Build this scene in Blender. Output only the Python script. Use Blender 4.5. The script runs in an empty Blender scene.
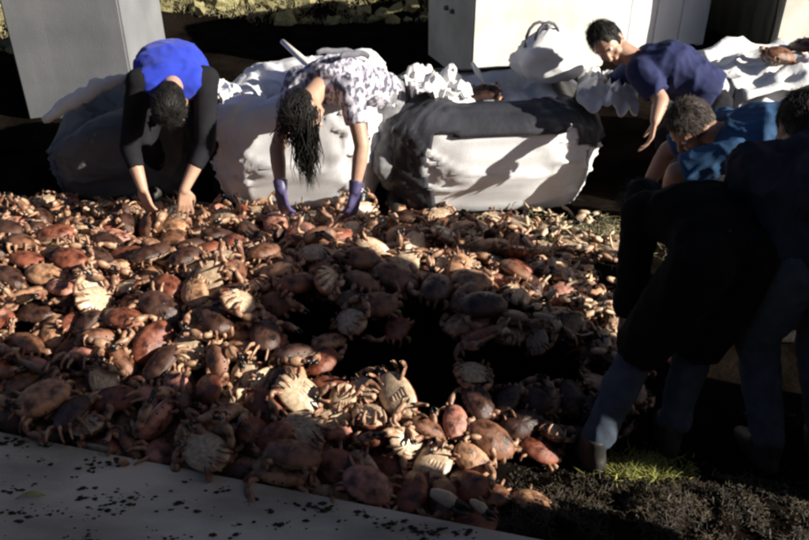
import bpy, bmesh, math, random
from math import sin, cos, tan, pi, radians, atan2, sqrt, atan
from mathutils import Vector, Matrix, Quaternion, noise
F_PX, CX, CY, PITCH, CAM_H = 867.0, 404.5, 270.0, radians(33.0), 2.5
def ray(px, py):
    """direction through a point of the photograph (809 x 540)"""
    u, v = (px - CX) / F_PX, -(py - CY) / F_PX
    return Vector((u, cos(PITCH) + v * sin(PITCH), -sin(PITCH) + v * cos(PITCH)))
def at_y(px, py, y):
    d = ray(px, py); return Vector((0, 0, CAM_H)) + d * (y / d.y)
def at_z(px, py, z=0.0):
    d = ray(px, py); return Vector((0, 0, CAM_H)) + d * ((z - CAM_H) / d.z)
def to_px(p):
    v = Vector(p) - Vector((0, 0, CAM_H))
    dep = v.y * cos(PITCH) - v.z * sin(PITCH)
    up = v.y * sin(PITCH) + v.z * cos(PITCH)
    return (CX + F_PX * v.x / dep, CY - F_PX * up / dep, dep)
# A heap of brown crabs on muddy ground, stooping people sorting them into white bulk sacks.
SC = bpy.context.scene
COL = SC.collection
# ------------------------------------------------------------------ camera, sky, sun, exposure
cam = bpy.data.objects.new('camera', bpy.data.cameras.new('camera'))
COL.objects.link(cam)
cam.location = (0, 0, CAM_H)
cam.rotation_euler = (pi / 2 - PITCH, 0, 0)
cam.data.sensor_width = 36.0
cam.data.lens = 36.0 * F_PX / 809.0
cam.data.clip_end = 500
SC.camera = cam
SUN_EL, SUN_AZ = radians(25), radians(-19)         # azimuth measured from +x towards +y
S = Vector((cos(SUN_EL) * cos(SUN_AZ), cos(SUN_EL) * sin(SUN_AZ), sin(SUN_EL)))
sun = bpy.data.objects.new('sun', bpy.data.lights.new('sun', 'SUN'))
COL.objects.link(sun)
sun.data.energy = 5.0
sun.data.angle = radians(0.5)
sun.data.color = (1.0, 0.93, 0.82)
sun.rotation_euler = S.to_track_quat('Z', 'Y').to_euler()
W = bpy.data.worlds.new('World'); SC.world = W; W.use_nodes = True
nt = W.node_tree
sky = nt.nodes.new('ShaderNodeTexSky'); sky.sky_type = 'NISHITA'; sky.sun_disc = False
sky.sun_elevation = SUN_EL
sky.air_density = .35; sky.dust_density = 1.3; sky.ozone_density = .5
sky.sun_rotation = pi / 2 - SUN_AZ
nt.links.new(sky.outputs[0], nt.nodes['Background'].inputs[0])
nt.nodes['Background'].inputs[1].default_value = 0.05
SC.view_settings.view_transform = 'Standard'
SC.view_settings.look = 'None'
SC.view_settings.gamma = 1.0
SC.view_settings.exposure = 1.0
SC.cycles.filter_width = 2.6
# ------------------------------------------------------------------ materials
MATS = {}
def mat(name, col, rough=.7, var=.25, scale=12.0, bump=0.0, bscale=60.0, col2=None, metallic=0.0, objcol=False, spec=.5, detail=5.0, stretch=None, ramp=(.33, .68), sss=0.0, coat=0.0, sheen=0.0):
    if name in MATS: return MATS[name]
    m = bpy.data.materials.new(name); m.use_nodes = True
    n = m.node_tree.nodes; l = m.node_tree.links
    b = n['Principled BSDF']
    b.inputs['Roughness'].default_value = rough
    b.inputs['Metallic'].default_value = metallic
    b.inputs['Specular IOR Level'].default_value = spec if rough < .79 else min(spec, .2)
    if coat: b.inputs['Coat Weight'].default_value = coat; b.inputs['Coat Roughness'].default_value = .25
    if sheen: b.inputs['Sheen Weight'].default_value = sheen
    if sss: b.inputs['Subsurface Weight'].default_value = sss; b.inputs['Subsurface Radius'].default_value = (.02, .008, .004)
    tc = n.new('ShaderNodeTexCoord')
    src = tc.outputs['Object']
    if stretch:
        mp = n.new('ShaderNodeMapping'); mp.inputs['Scale'].default_value = stretch
        l.new(src, mp.inputs['Vector']); src = mp.outputs[0]
    nz = n.new('ShaderNodeTexNoise'); nz.inputs['Scale'].default_value = scale; nz.inputs['Detail'].default_value = detail
    l.new(src, nz.inputs['Vector'])
    rp = n.new('ShaderNodeValToRGB')
    c2 = col2 or tuple(min(1, c * (1 + var)) for c in col)
    c1 = col if col2 else tuple(c * (1 - var) for c in col)
    rp.color_ramp.elements[0].position = ramp[0]; rp.color_ramp.elements[1].position = ramp[1]
    rp.color_ramp.elements[0].color = (*c1, 1); rp.color_ramp.elements[1].color = (*c2, 1)
    l.new(nz.outputs[0], rp.inputs[0])
    out = rp.outputs[0]
    if objcol:
        oi = n.new('ShaderNodeObjectInfo'); mx = n.new('ShaderNodeMix'); mx.data_type = 'RGBA'; mx.blend_type = 'MULTIPLY'
        mx.inputs[0].default_value = 1.0
        l.new(out, mx.inputs[6]); l.new(oi.outputs['Color'], mx.inputs[7]); out = mx.outputs[2]
    l.new(out, b.inputs['Base Color'])
    if bump:
        n2 = n.new('ShaderNodeTexNoise'); n2.inputs['Scale'].default_value = bscale; n2.inputs['Detail'].default_value = 4
        l.new(src, n2.inputs['Vector'])
        bp = n.new('ShaderNodeBump'); bp.inputs['Strength'].default_value = bump; bp.inputs['Distance'].default_value = .01
        l.new(n2.outputs[0], bp.inputs['Height']); l.new(bp.outputs[0], b.inputs['Normal'])
    MATS[name] = m
    return m
M_SHELL = mat('crab_shell', (.24, .22, .21), .3, .45, 24, .35, 240, col2=(1.45, 1.4, 1.35), objcol=True, ramp=(.34, .60), detail=7)
M_BELLY = mat('crab_belly', (.50, .37, .25), .3, .3, 60, .15, 150)
M_TIP = mat('crab_tip', (.012, .010, .010), .3, .3)
M_LIMB = mat('crab_limb', (.12, .034, .019), .32, .5, 28, .3, 200, col2=(.46, .29, .18), ramp=(.34, .66))
M_CLAW = mat('pale_claw', (.42, .27, .17), .4, .3, 30, .2, 150, col2=(.68, .54, .38))
M_MUD = mat('mud', (.003, .0024, .002), .95, .5, 3.5, .8, 30, col2=(.012, .009, .007), spec=0.0)
M_SLAB = mat('slab', (.34, .285, .21), .4, .2, 2.0, .3, 90, col2=(.72, .62, .48), detail=12, stretch=(.7, 1.8, 1), ramp=(.36, .58))
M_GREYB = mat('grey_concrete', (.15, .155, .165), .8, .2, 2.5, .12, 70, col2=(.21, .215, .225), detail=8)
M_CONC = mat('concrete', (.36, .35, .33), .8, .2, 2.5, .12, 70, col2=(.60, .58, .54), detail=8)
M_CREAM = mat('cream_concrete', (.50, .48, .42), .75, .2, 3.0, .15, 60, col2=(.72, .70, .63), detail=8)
M_WHITEP = mat('white_paint', (.74, .75, .76), .5, .1, 3, .1, 40)
M_BLOCKER = mat('blocker_boards', (.03, .026, .022), .85, .4, 6, .3, 30, col2=(.06, .05, .042), stretch=(1, 1, .15))
M_SHADE_SHEET = mat('shade_sheet', (.010, .011, .010), .5, .3, 4, .4, 12)
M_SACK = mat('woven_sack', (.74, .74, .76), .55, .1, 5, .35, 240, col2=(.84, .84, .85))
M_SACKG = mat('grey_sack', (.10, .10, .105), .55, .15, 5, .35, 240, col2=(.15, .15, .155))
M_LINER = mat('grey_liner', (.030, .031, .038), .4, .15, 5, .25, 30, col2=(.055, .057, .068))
M_CLOTHW = mat('white_cloth', (.78, .78, .78), .8, .08, 6, .2, 50)
M_STRAP = mat('strap', (.10, .10, .12), .7, .2, 30)
M_WOOD = mat('bleached_wood', (.80, .77, .70), .7, .2, 8, .2, 40, stretch=(1, 1, .1))
M_ROCK = mat('rock', (.16, .145, .07), .9, .3, 16, .9, 26, col2=(.40, .36, .18), detail=9)
M_BANK = mat('bank', (.09, .08, .035), .95, .4, 6, .8, 16, col2=(.24, .21, .10))
M_WEED = mat('kelp', (.020, .014, .006), .6, .5, 9, 0, col2=(.062, .044, .020))
M_UNDER = mat('pale_grey_cotton', (.36, .37, .40), .8, .15, 20, .15, 200)
M_DIRT = mat('dirt', (.022, .020, .012), .9, .4, 30, col2=(.06, .055, .032))
M_SOIL = mat('soil', (.010, .008, .006), .9, .5, 30, .4, 80, col2=(.035, .027, .020))
M_GRASS = mat('grass', (.10, .11, .02), .7, .4, 14, 0, col2=(.36, .36, .08))
M_LEAF = mat('dry_leaf', (.30, .26, .06), .6, .3, 30, col2=(.45, .40, .14))
M_STRAW = mat('straw', (.10, .095, .035), .7, .4, 9, 0, col2=(.34, .30, .17))
M_SKIN = mat('skin', (.32, .18, .12), .5, .12, 14, .12, 160, sss=.08)
M_SKINP = mat('pale_skin', (.44, .26, .18), .5, .12, 14, .12, 160, sss=.08)
M_HAIR = mat('black_hair', (.008, .007, .006), .62, .5, 60, .5, 120, spec=.25, stretch=(1, 1, .2))
M_HAIRB = mat('grey_brown_hair', (.022, .016, .013), .6, .5, 60, .5, 120, col2=(.060, .046, .038), spec=.3)
M_EYE = mat('eye', (.6, .58, .55), .2, .05)
M_BLUE = mat('royal_blue_cotton', (.022, .045, .42), .8, .15, 12, .15, 220, sheen=.1)
M_DARKC = mat('dark_cotton', (.010, .010, .013), .85, .3, 12, .15, 200)
M_NAVY = mat('navy_cotton', (.022, .028, .085), .8, .2, 12, .15, 200)
M_HOOD = mat('navy_fleece', (.020, .021, .031), .9, .3, 10, .25, 160)
M_TEAL = mat('mid_blue_cotton', (.028, .075, .16), .8, .2, 12, .15, 200)
M_JEANS = mat('pale_jeans', (.045, .058, .080), .85, .2, 18, .2, 240)
M_GREYT = mat('grey_trousers', (.20, .20, .21), .85, .3, 24, .2, 200)
M_PGREY = mat('pale_grey_trousers', (.36, .38, .42), .85, .15, 20, .2, 200)
M_BLACKC = mat('black_cotton', (.003, .003, .004), 1.0, .3, 12, .15, 200)
M_GLOVE = mat('purple_glove', (.075, .065, .15), .45, .15, 30)
M_BOOT = mat('dark_boot', (.02, .018, .016), .6, .3, 20, .2, 90)
M_PATT = mat('patterned_cotton', (.10, .095, .13), .8, .2, 30, .1, 200, col2=(.62, .60, .68), detail=4, stretch=(1.6, .6, 1), ramp=(.42, .58))

def rough_by_noise(m, scale, lo, hi):
    n = m.node_tree.nodes; l = m.node_tree.links
    z = n.new('ShaderNodeTexNoise'); z.inputs['Scale'].default_value = scale; z.inputs['Detail'].default_value = 6
    r = n.new('ShaderNodeMapRange'); r.inputs['From Min'].default_value = .35; r.inputs['From Max'].default_value = .65; r.inputs['To Min'].default_value = lo; r.inputs['To Max'].default_value = hi
    l.new(n['Texture Coordinate'].outputs['Object'], z.inputs['Vector']); l.new(z.outputs[0], r.inputs['Value']); l.new(r.outputs[0], n['Principled BSDF'].inputs['Roughness'])
rough_by_noise(M_SLAB, 3.0, .12, .65)
rough_by_noise(M_SHELL, 18.0, .15, .55)
# ------------------------------------------------------------------ crabs
def tube_mesh(V, F, M, pts, rad, mats, n=6, flat=1.0, up=Vector((0, 0, 1))):
    """a tapering limb through pts; rad per point; mats per segment; flat squeezes the section"""
    base = len(V)
    m = len(pts)
    for i, p in enumerate(pts):
        a = pts[max(i - 1, 0)]; b = pts[min(i + 1, m - 1)]
        t = (b - a).normalized()
        s = t.cross(up)
        if s.length < 1e-4: s = t.cross(Vector((1, 0, 0)))
        s.normalize(); w = s.cross(t)
        for k in range(n):
            an = 2 * pi * k / n
            V.append(p + s * (cos(an) * rad[i]) * flat + w * (sin(an) * rad[i]))
    for i in range(m - 1):
        for k in range(n):
            k2 = (k + 1) % n
            F.append((base + i * n + k, base + i * n + k2, base + (i + 1) * n + k2, base + (i + 1) * n + k)); M.append(mats[i])
    F.append(tuple(base + k for k in range(n - 1, -1, -1))); M.append(mats[0])
    F.append(tuple(base + (m - 1) * n + k for k in range(n))); M.append(mats[-1])

def crab_geometry(seed, pose, seg=30):
    """broad oval crab, 0.175 m across the shell; x across, y forward; materials 0 shell 1 belly 2 black tips 3 limbs"""
    r_ = random.Random(seed)
    V, F, M = [], [], []
    A, B = 0.0935, 0.0615
    def outline(t):
        c, s = cos(t), sin(t)
        x = A * (abs(c) ** 0.86) * (1 if c >= 0 else -1)
        y = B * (abs(s) ** 0.92) * (1 if s >= 0 else -1)
        if s > -0.05:                                              # pie-crust front rim
            k = 1 + 0.022 * abs(sin(9 * t))
            x *= k; y *= k
        else:
            x *= 1 - 0.16 * (-s) ** 1.5; y *= 1.0
        return x, y
    rings = [(0.0, .043), (.25, .0425), (.48, .040), (.68, .0345), (.84, .0265), (.95, .0165), (1.0, .008),   # top
             (.985, .001), (.90, -.005), (.72, -.012), (.5, -.0165), (.25, -.0175), (0.0, -.0175)]
    idx = []
    for ri, (r, z) in enumerate(rings):
        if r == 0.0:
            V.append(Vector((0, 0, z))); idx.append([len(V) - 1] * seg); continue
        row = []
        for k in range(seg):
            x, y = outline(2 * pi * k / seg)
            zz = z
            if ri < 6:
                zz += 0.0016 * sin(x * 150) * cos(y * 170) + 0.002 * r_.uniform(-1, 1) * (r < .9)
            V.append(Vector((x * r, y * r + (.004 if z > .02 else 0), zz))); row.append(len(V) - 1)
        idx.append(row)
    for ri in range(len(rings) - 1):
        mt = 0 if ri < 7 else 1
        for k in range(seg):
            k2 = (k + 1) % seg
            f = [idx[ri][k], idx[ri + 1][k], idx[ri + 1][k2], idx[ri][k2]]
            f = tuple(dict.fromkeys(f))
            F.append(f[::1]); M.append(mt)
    # the folded tail flap with its joints under the belly
    for j in range(5):
        y0 = -.046 + j * .0125; w = .019 - .0022 * j
        b = len(V)
        for dx, dy, dz in ((-1, 0, 0), (1, 0, 0), (1, 1, 0), (-1, 1, 0), (-.8, .12, 1), (.8, .12, 1), (.72, .8, 1), (-.72, .8, 1)):
            V.append(Vector((dx * w, y0 + dy * .0118, -.0165 - dz * .0026)))
        for q in ((0, 1, 5, 4), (1, 2, 6, 5), (2, 3, 7, 6), (3, 0, 4, 7), (4, 5, 6, 7)):
            F.append(tuple(b + i for i in q)); M.append(1)
    # eyes
    for s in (-1, 1):
        tube_mesh(V, F, M, [Vector((s * .012, .050, .012)), Vector((s * .014, .061, .015)), Vector((s * .0145, .066, .016))], [.0032, .0036, .0012], [2, 2], n=5)
    spread = {'tucked': 0.0, 'splayed': 1.0, 'half': .5, 'limp': .75}[pose]
    # eight walking legs
    for s in (-1, 1):
        for j in range(4):
            a = radians(28 - 27 * j + r_.uniform(-7, 7))           # direction of the leg in plan
            root = Vector((s * (.055 - .004 * j), .020 - .019 * j, -.006))
            d = Vector((s * cos(a), sin(a), 0))
            L1 = (.043 + .01 * spread) * r_.uniform(.9, 1.1); L2 = (.034 + .008 * spread) * r_.uniform(.9, 1.1); L3 = .028 + .006 * spread
            lift = radians(r_.uniform(-8, 24) if spread < .3 else r_.uniform(12, 40) * (1 - .45 * spread))
            k1 = root + (d * cos(lift) + Vector((0, 0, sin(lift)))) * L1
            if spread < .3:
                bend = radians(r_.uniform(115, 150))
            elif pose == 'limp':
                bend = radians(r_.uniform(20, 150))
            else:
                bend = radians(r_.uniform(50, 105)) * (1.15 - .5 * spread)
            an = lift - bend
            back = r_.uniform(-.35, .25)
            d2 = Vector((d.x, d.y + back, 0)).normalized()
            k2 = k1 + (d2 * cos(an) + Vector((0, 0, sin(an)))) * L2
            an2 = an - radians(r_.uniform(10, 50))
            k3 = k2 + (d2 * cos(an2) + Vector((0, 0, sin(an2)))) * L3
            tube_mesh(V, F, M, [root, root.lerp(k1, .5), k1, k1.lerp(k2, .12), k1.lerp(k2, .6), k2, k2.lerp(k3, .5), k3],
                      [.0085, .0118, .0088, .0080, .0098, .0070, .0056, .0016], [3, 3, 3, 3, 3, 3, 2], n=6, flat=.62)
    # two heavy claws with black finger tips
    for s in (-1, 1):
        root = Vector((s * .045, .034, -.004))
        o = r_.uniform(-.3, .3)
        el = root + Vector((s * (.036 + .02 * spread), .018 + .015 * spread, .002))
        wr = el + Vector((-s * (.010 - .02 * spread), .026 + .006 * spread, -.004 + .01 * o))
        ins = Vector((-s * (.85 - .55 * spread + .25 * o), .50 + .45 * spread, -.10 + .25 * o)).normalized()
        pm = wr + ins * .030; pe = wr + ins * .052; tip = wr + ins * .088
        tube_mesh(V, F, M, [root, root.lerp(el, .55), el, el.lerp(wr, .5), wr], [.0085, .0115, .012, .0125, .0085], [3, 3, 3, 3], n=7, flat=.8)
        side = ins.cross(Vector((0, 0, 1))).normalized() * s
        tube_mesh(V, F, M, [wr - ins * .004, wr + ins * .010, pm, pe, pe + ins * .008 - side * .003, tip.lerp(pe, .45) - side * .006, tip - side * .001],
                  [.008, .0155, .0205, .017, .0105, .0085, .0018], [3, 3, 3, 3, 2, 2], n=8, flat=.72)
        g = r_.uniform(.006, .016)
        tube_mesh(V, F, M, [pe + side * .010 - ins * .004, pe + side * (.012 + g * .5) + ins * .012, tip.lerp(pe, .3) + side * (.006 + g), tip + side * (g * .5 - .001)],
                  [.0085, .0085, .0065, .0016], [3, 2, 2], n=7, flat=.72)
    return V, F, M

CRAB_KINDS = [(11, 'tucked'), (12, 'half'), (13, 'tucked'), (14, 'limp'), (15, 'tucked'), (16, 'tucked'), (17, 'tucked'), (18, 'half')]
# ------------------------------------------------------------------ helpers
def mesh_obj(name, V, F, mats, parent=None, midx=None, smooth=True):
    me = bpy.data.meshes.new(name)
    me.from_pydata([tuple(v) for v in V], [], [tuple(f) for f in F])
    for m in (mats if isinstance(mats, (list, tuple)) else [mats]): me.materials.append(m)
    if midx: me.polygons.foreach_set('material_index', midx)
    if smooth: me.polygons.foreach_set('use_smooth', [True] * len(me.polygons))
    me.validate(); me.update()
    o = bpy.data.objects.new(name, me); COL.objects.link(o)
    if parent is not None: o.parent = parent
    return o
def bm_obj(name, bm, mats, parent=None, smooth=True):
    me = bpy.data.meshes.new(name); bm.to_mesh(me); bm.free()
    for m in (mats if isinstance(mats, (list, tuple)) else [mats]): me.materials.append(m)
    if smooth: me.polygons.foreach_set('use_smooth', [True] * len(me.polygons))
    o = bpy.data.objects.new(name, me); COL.objects.link(o)
    if parent is not None: o.parent = parent
    return o
def tag(o, label=None, cat=None, group=None, kind=None):
    if label: o['label'] = label
    if cat: o['category'] = cat
    if group: o['group'] = group
    if kind: o['kind'] = kind
    return o
def empty(name, loc=(0, 0, 0), rz=0.0):
    o = bpy.data.objects.new(name, None); COL.objects.link(o)
    o.location = loc; o.rotation_euler = (0, 0, rz); o.empty_display_size = .1
    return o
def box_bm(size, bev=.01, seg=2, loc=(0, 0, 0), rot=None, bm=None):
    b2 = bmesh.new()
    bmesh.ops.create_cube(b2, size=1.0, matrix=Matrix.Diagonal((*size, 1)))
    if bev: bmesh.ops.bevel(b2, geom=list(b2.edges), offset=bev, segments=seg, affect='EDGES', profile=.6)
    mtx = Matrix.Translation(loc) @ (rot.to_4x4() if rot else Matrix())
    bmesh.ops.transform(b2, matrix=mtx, verts=b2.verts)
    if bm is None: return b2
    me = bpy.data.meshes.new('tmp'); b2.to_mesh(me); b2.free(); bm.from_mesh(me); bpy.data.meshes.remove(me)
    return bm
def tube_obj(name, pts, rad, m, parent=None, n=8, flat=1.0):
    V, F, M = [], [], []
    pts = [Vector(p) for p in pts]
    rad = rad if isinstance(rad, (list, tuple)) else [rad] * len(pts)
    tube_mesh(V, F, M, pts, rad, [0] * (len(pts) - 1), n=n, flat=flat)
    return mesh_obj(name, V, F, m, parent)
def strands(name, specs, m, parent=None):
    """many little bent blades in one mesh: (root, direction, length, width, droop, curl)"""
    V, F = [], []
    for p, d, L, w, droop, side in specs:
        p = Vector(p); d = Vector(d).normalized(); sd = Vector(side).normalized()
        b = len(V)
        for i in range(4):
            t = i / 3
            ww = w * (1 - .75 * t)
            c = p + d * (L * t) + Vector((0, 0, -droop * t * t)) + sd * (L * .25 * t * t)
            V.append(c - sd * ww + Vector((0, 0, .3 * ww))); V.append(c + sd * ww); 
            V.append(c + d.cross(sd).normalized() * ww * .6)
        for i in range(3):
            a = b + i * 3
            for k in range(3):
                k2 = (k + 1) % 3
                F.append((a + k, a + k2, a + 3 + k2, a + 3 + k))
        F.append((b + 9, b + 10, b + 11))
    return mesh_obj(name, V, F, m, parent)

# ------------------------------------------------------------------ the setting
RG = random.Random(3)
def bank_height(x, y):
    e = 8.15 + .35 * noise.noise(Vector((x * .8, 0, 5))) - (.9 if x < -2.0 else 0) * min(1, max(0, (-2.0 - x)))
    t = max(0.0, y - e)
    h = min(1.1, t * .55) + .35 * min(max(0, t - 1.5), 14)  # higher slope out of view, added to hold back sky light
    return h + .03 * noise.noise(Vector((x * 2.2, y * 2.2, 0))) + (.14 * noise.noise(Vector((x * 1.7, y * 1.7, 8))) * min(1, t * 2))
def make_ground():
    xs = [-60, -30, -15, -9] + [-6 + .12 * i for i in range(101)] + [9, 15, 30, 60]
    ys = [-60, -25, -8, -2] + [.4 + .12 * i for i in range(96)] + [14, 20, 35, 60]
    V = [(x, y, bank_height(x, y) + (.015 * noise.noise(Vector((x * 6, y * 6, 2))))) for y in ys for x in xs]
    n = len(xs)
    F = []; mi = []
    for j in range(len(ys) - 1):
        for i in range(n - 1):
            a = j * n + i
            F.append((a, a + 1, a + n + 1, a + n))
            mi.append(1 if V[a][2] > .12 else 0)
    return tag(mesh_obj('ground', V, F, [M_MUD, M_BANK], midx=mi), kind='structure')
make_ground()

def make_slab():
    a, b = Vector((-6.0, 3.635)), Vector((.50, 1.975))
    bm = bmesh.new()
    P = [a, b, Vector((.75, .9)), Vector((.9, -2.0)), Vector((-6, -2.0))]
    lo = [bm.verts.new((p.x, p.y, -.06)) for p in P]; hi = [bm.verts.new((p.x, p.y, .12)) for p in P]
    bm.faces.new(hi[::-1]); bm.faces.new(lo)
    n = len(P)
    for i in range(n): bm.faces.new((lo[i], hi[i], hi[(i + 1) % n], lo[(i + 1) % n]))
    bmesh.ops.recalc_face_normals(bm, faces=bm.faces)
    bmesh.ops.bevel(bm, geom=[e for e in bm.edges], offset=.008, segments=2, affect='EDGES')
    o = bm_obj('pavement', bm, M_SLAB, smooth=False)
    tag(o, kind='structure')
make_slab()

def block(name, label, corner, ang, w, d, h, m, dirty=True, group='concrete blocks behind the sacks', eyes=False):
    """an upright rectangular block standing on its near corner; w runs along ang, d along ang + 90"""
    bm = bmesh.new()
    bmesh.ops.create_cube(bm, size=1.0, matrix=Matrix.Translation((w / 2, d / 2, h / 2)) @ Matrix.Diagonal((w, d, h, 1)))
    bmesh.ops.subdivide_edges(bm, edges=list(bm.edges), cuts=5, use_grid_fill=True)
    bmesh.ops.bevel(bm, geom=[e for e in bm.edges if e.calc_face_angle(0) > 1], offset=.014, segments=2, affect='EDGES')
    for v in bm.verts:
        v.co += Vector((noise.noise(v.co * 2.1), noise.noise(v.co * 2.1 + Vector((5, 0, 0))), 0)) * .006
    o = bm_obj(name, bm, m, smooth=False)
    o.location = (corner[0], corner[1], -.02); o.rotation_euler = (0, 0, ang)
    if eyes:
        for yy in (d * .42, d * .55):
            e = bmesh.new(); bmesh.ops.create_cone(e, cap_ends=True, segments=14, radius1=.022, radius2=.016, depth=.03, matrix=Matrix.Translation((-.012, yy, .52)) @ Matrix.Rotation(-pi / 2, 4, 'Y'))
            bm_obj('lifting_eye', e, M_STRAP, o)
    return tag(o, label, 'block', group)
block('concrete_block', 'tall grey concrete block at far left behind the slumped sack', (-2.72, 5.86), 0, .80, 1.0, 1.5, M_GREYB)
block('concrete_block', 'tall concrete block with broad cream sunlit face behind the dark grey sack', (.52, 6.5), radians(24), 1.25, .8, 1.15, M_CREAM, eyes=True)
block('concrete_block', 'pale concrete block in top right corner with black shade sheet on its side', (3.04, 6.98), radians(12), 1.4, 1.0, 1.1, M_CREAM)
block('concrete_block', 'broad concrete block added unseen past the right edge to shade the slab', (1.71, -.29), radians(-19), 1.6, 1.95, 2.5, M_CONC)  # unseen, added to throw shade over the slab and foreground
block('concrete_block', 'narrow grey concrete block added unseen past the right edge to shade the hooded person', (2.30, 1.92), radians(-19), .7, .70, 1.86, M_CONC)  # unseen, added to keep sun off the two near figures

def shade_sheet():  # black sheet stands in for deep shade on the block's left side
    V, F = [], []
    nx, nz = 16, 22
    d = Vector((-sin(radians(12)), cos(radians(12)), 0)); nrm = Vector((-cos(radians(12)), -sin(radians(12)), 0))
    for j in range(nz + 1):
        for i in range(nx + 1):
            p = Vector((3.04, 6.98, 0)) + d * (1.02 * i / nx - .01) + nrm * (.03 + .015 * (1 + sin(i * 1.9 + .4 * sin(j * .7)))) + Vector((0, 0, 1.06 * j / nz))
            V.append(p)
    for j in range(nz):
        for i in range(nx):
            a = j * (nx + 1) + i; F.append((a, a + 1, a + nx + 2, a + nx + 1))
    o = mesh_obj('shade_cover', V, F, M_SHADE_SHEET)
    md = o.modifiers.new('thick', 'SOLIDIFY'); md.thickness = .006
    tag(o, 'black sheet put in for the deep shade on the side of the right concrete block', 'shade_cover')
shade_sheet()

def board_screen():
    root = empty('board_screen', (1.64, 7.1, 0), radians(22))
    tag(root, 'white painted board screen with sloping rails behind the man in navy', 'screen')
    L = 1.05
    for i in range(4):
        bm = box_bm((L / 4 - .012, .03, 1.0), .004)
        o = bm_obj('panel', bm, M_WHITEP, root, smooth=False); o.location = (L / 8 + i * L / 4, .02, .52)
    for z, h in ((1.08, .09), (1.22, .12), (1.40, .16)):
        bm = box_bm((L + .04, .05, h), .006)
        o = bm_obj('rail', bm, M_WHITEP, root, smooth=False); o.location = (L / 2, .0, z)
    for x in (.0, L):
        bm = box_bm((.07, .07, 1.55), .006)
        o = bm_obj('post', bm, M_WHITEP, root, smooth=False); o.location = (x, .05, .77)
board_screen()

def sky_blocker():  # unseen boards added behind the camera to cut sky light
    root = empty('sky_blocker_boards', (-1.0, -3.0, 0)); tag(root, 'added unseen dark boards behind the camera that block sky light', 'light_blocker')
    for i in range(26):
        bm = box_bm((.445, .06, 5.2 + .02 * (i % 3)), .006)
        o = bm_obj('board', bm, M_BLOCKER, root, smooth=False); o.location = (-5.8 + .45 * i, -.01 * (i % 2), 2.6)
sky_blocker()

# boulders along the sunlit bank
def rock_mesh(seed):
    bm = bmesh.new(); bmesh.ops.create_icosphere(bm, subdivisions=2, radius=.5)
    o = Vector((seed * 7.3, 1, 2))
    for v in bm.verts:
        p = v.co.copy()
        v.co = p * (1 + .7 * noise.noise(p * 2.4 + o) + .35 * noise.noise(p * 6 + o))
    me = bpy.data.meshes.new('rock'); bm.to_mesh(me); bm.free(); me.materials.append(M_ROCK)
    return me
RM = [rock_mesh(k) for k in range(5)]
k = 0
spots = []
while len(spots) < 130:
    x = RG.uniform(-3.9, .7); y = 8.15 + abs(RG.gauss(0, .45)) - (.75 if x < -2.4 else 0)
    s = RG.choice((.09, .12, .15, .19, .25))
    if any((x - a) ** 2 + (y - b) ** 2 < (.42 * (s + c)) ** 2 for a, b, c in spots): continue
    spots.append((x, y, s))
spots.sort()
named = {}
for x, y, s in spots:
    o = bpy.data.objects.new('rock', RM[k % 5]); COL.objects.link(o); k += 1
    o.location = (x, y, bank_height(x, y) - s * .05); o.scale = (s * RG.uniform(1, 1.4), s, s * RG.uniform(.6, .85)); o.rotation_euler = (RG.uniform(-.4, .4), RG.uniform(-.4, .4), RG.uniform(0, 6.3))
    size = 'small' if s < .13 else 'large' if s > .2 else 'middling'
    where = 'left of the left concrete block' if x < -2.75 else 'behind the left concrete block' if x < -1.75 else 'above the blue topped person' if x < -1.2 else 'above the pale pole' if x < -.5 else 'above the patterned top' if x < -.05 else 'beside the cream concrete block'
    row = 'at foot of sunlit bank' if y < 8.5 - (.75 if x < -2.4 else 0) else 'higher on sunlit bank'
    named.setdefault((size + ' ' + 'yellowish rock', row, where), []).append(o)
for key, os_ in named.items():
    for q, o in enumerate(os_):
        e = '' if len(os_) == 1 else (', left one' if q == 0 else ', right one') if len(os_) == 2 else (', leftmost' if q == 0 else ', rightmost' if q == len(os_) - 1 else ', in between')
        tag(o, ' '.join(key) + e, 'rock', 'rocks on the sunlit bank')
sp = []
for i in range(19000):
    x = RG.uniform(-4.5, 1.2); y = 8.1 + abs(RG.gauss(0, .9)) - (.8 if x < -2.4 else 0)
    if noise.noise(Vector((x * 2, y * 2, 4))) < -.35: continue
    sp.append(((x, y, bank_height(x, y) - .01), (RG.gauss(0, .5), RG.gauss(0, .5), 1), RG.uniform(.03, .10), RG.uniform(.004, .010), RG.uniform(0, .05), (RG.gauss(0, 1), RG.gauss(0, 1), .1)))
tag(strands('grass', sp, M_STRAW), 'dry yellow grass on the sunlit bank', 'grass', kind='stuff')
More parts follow.
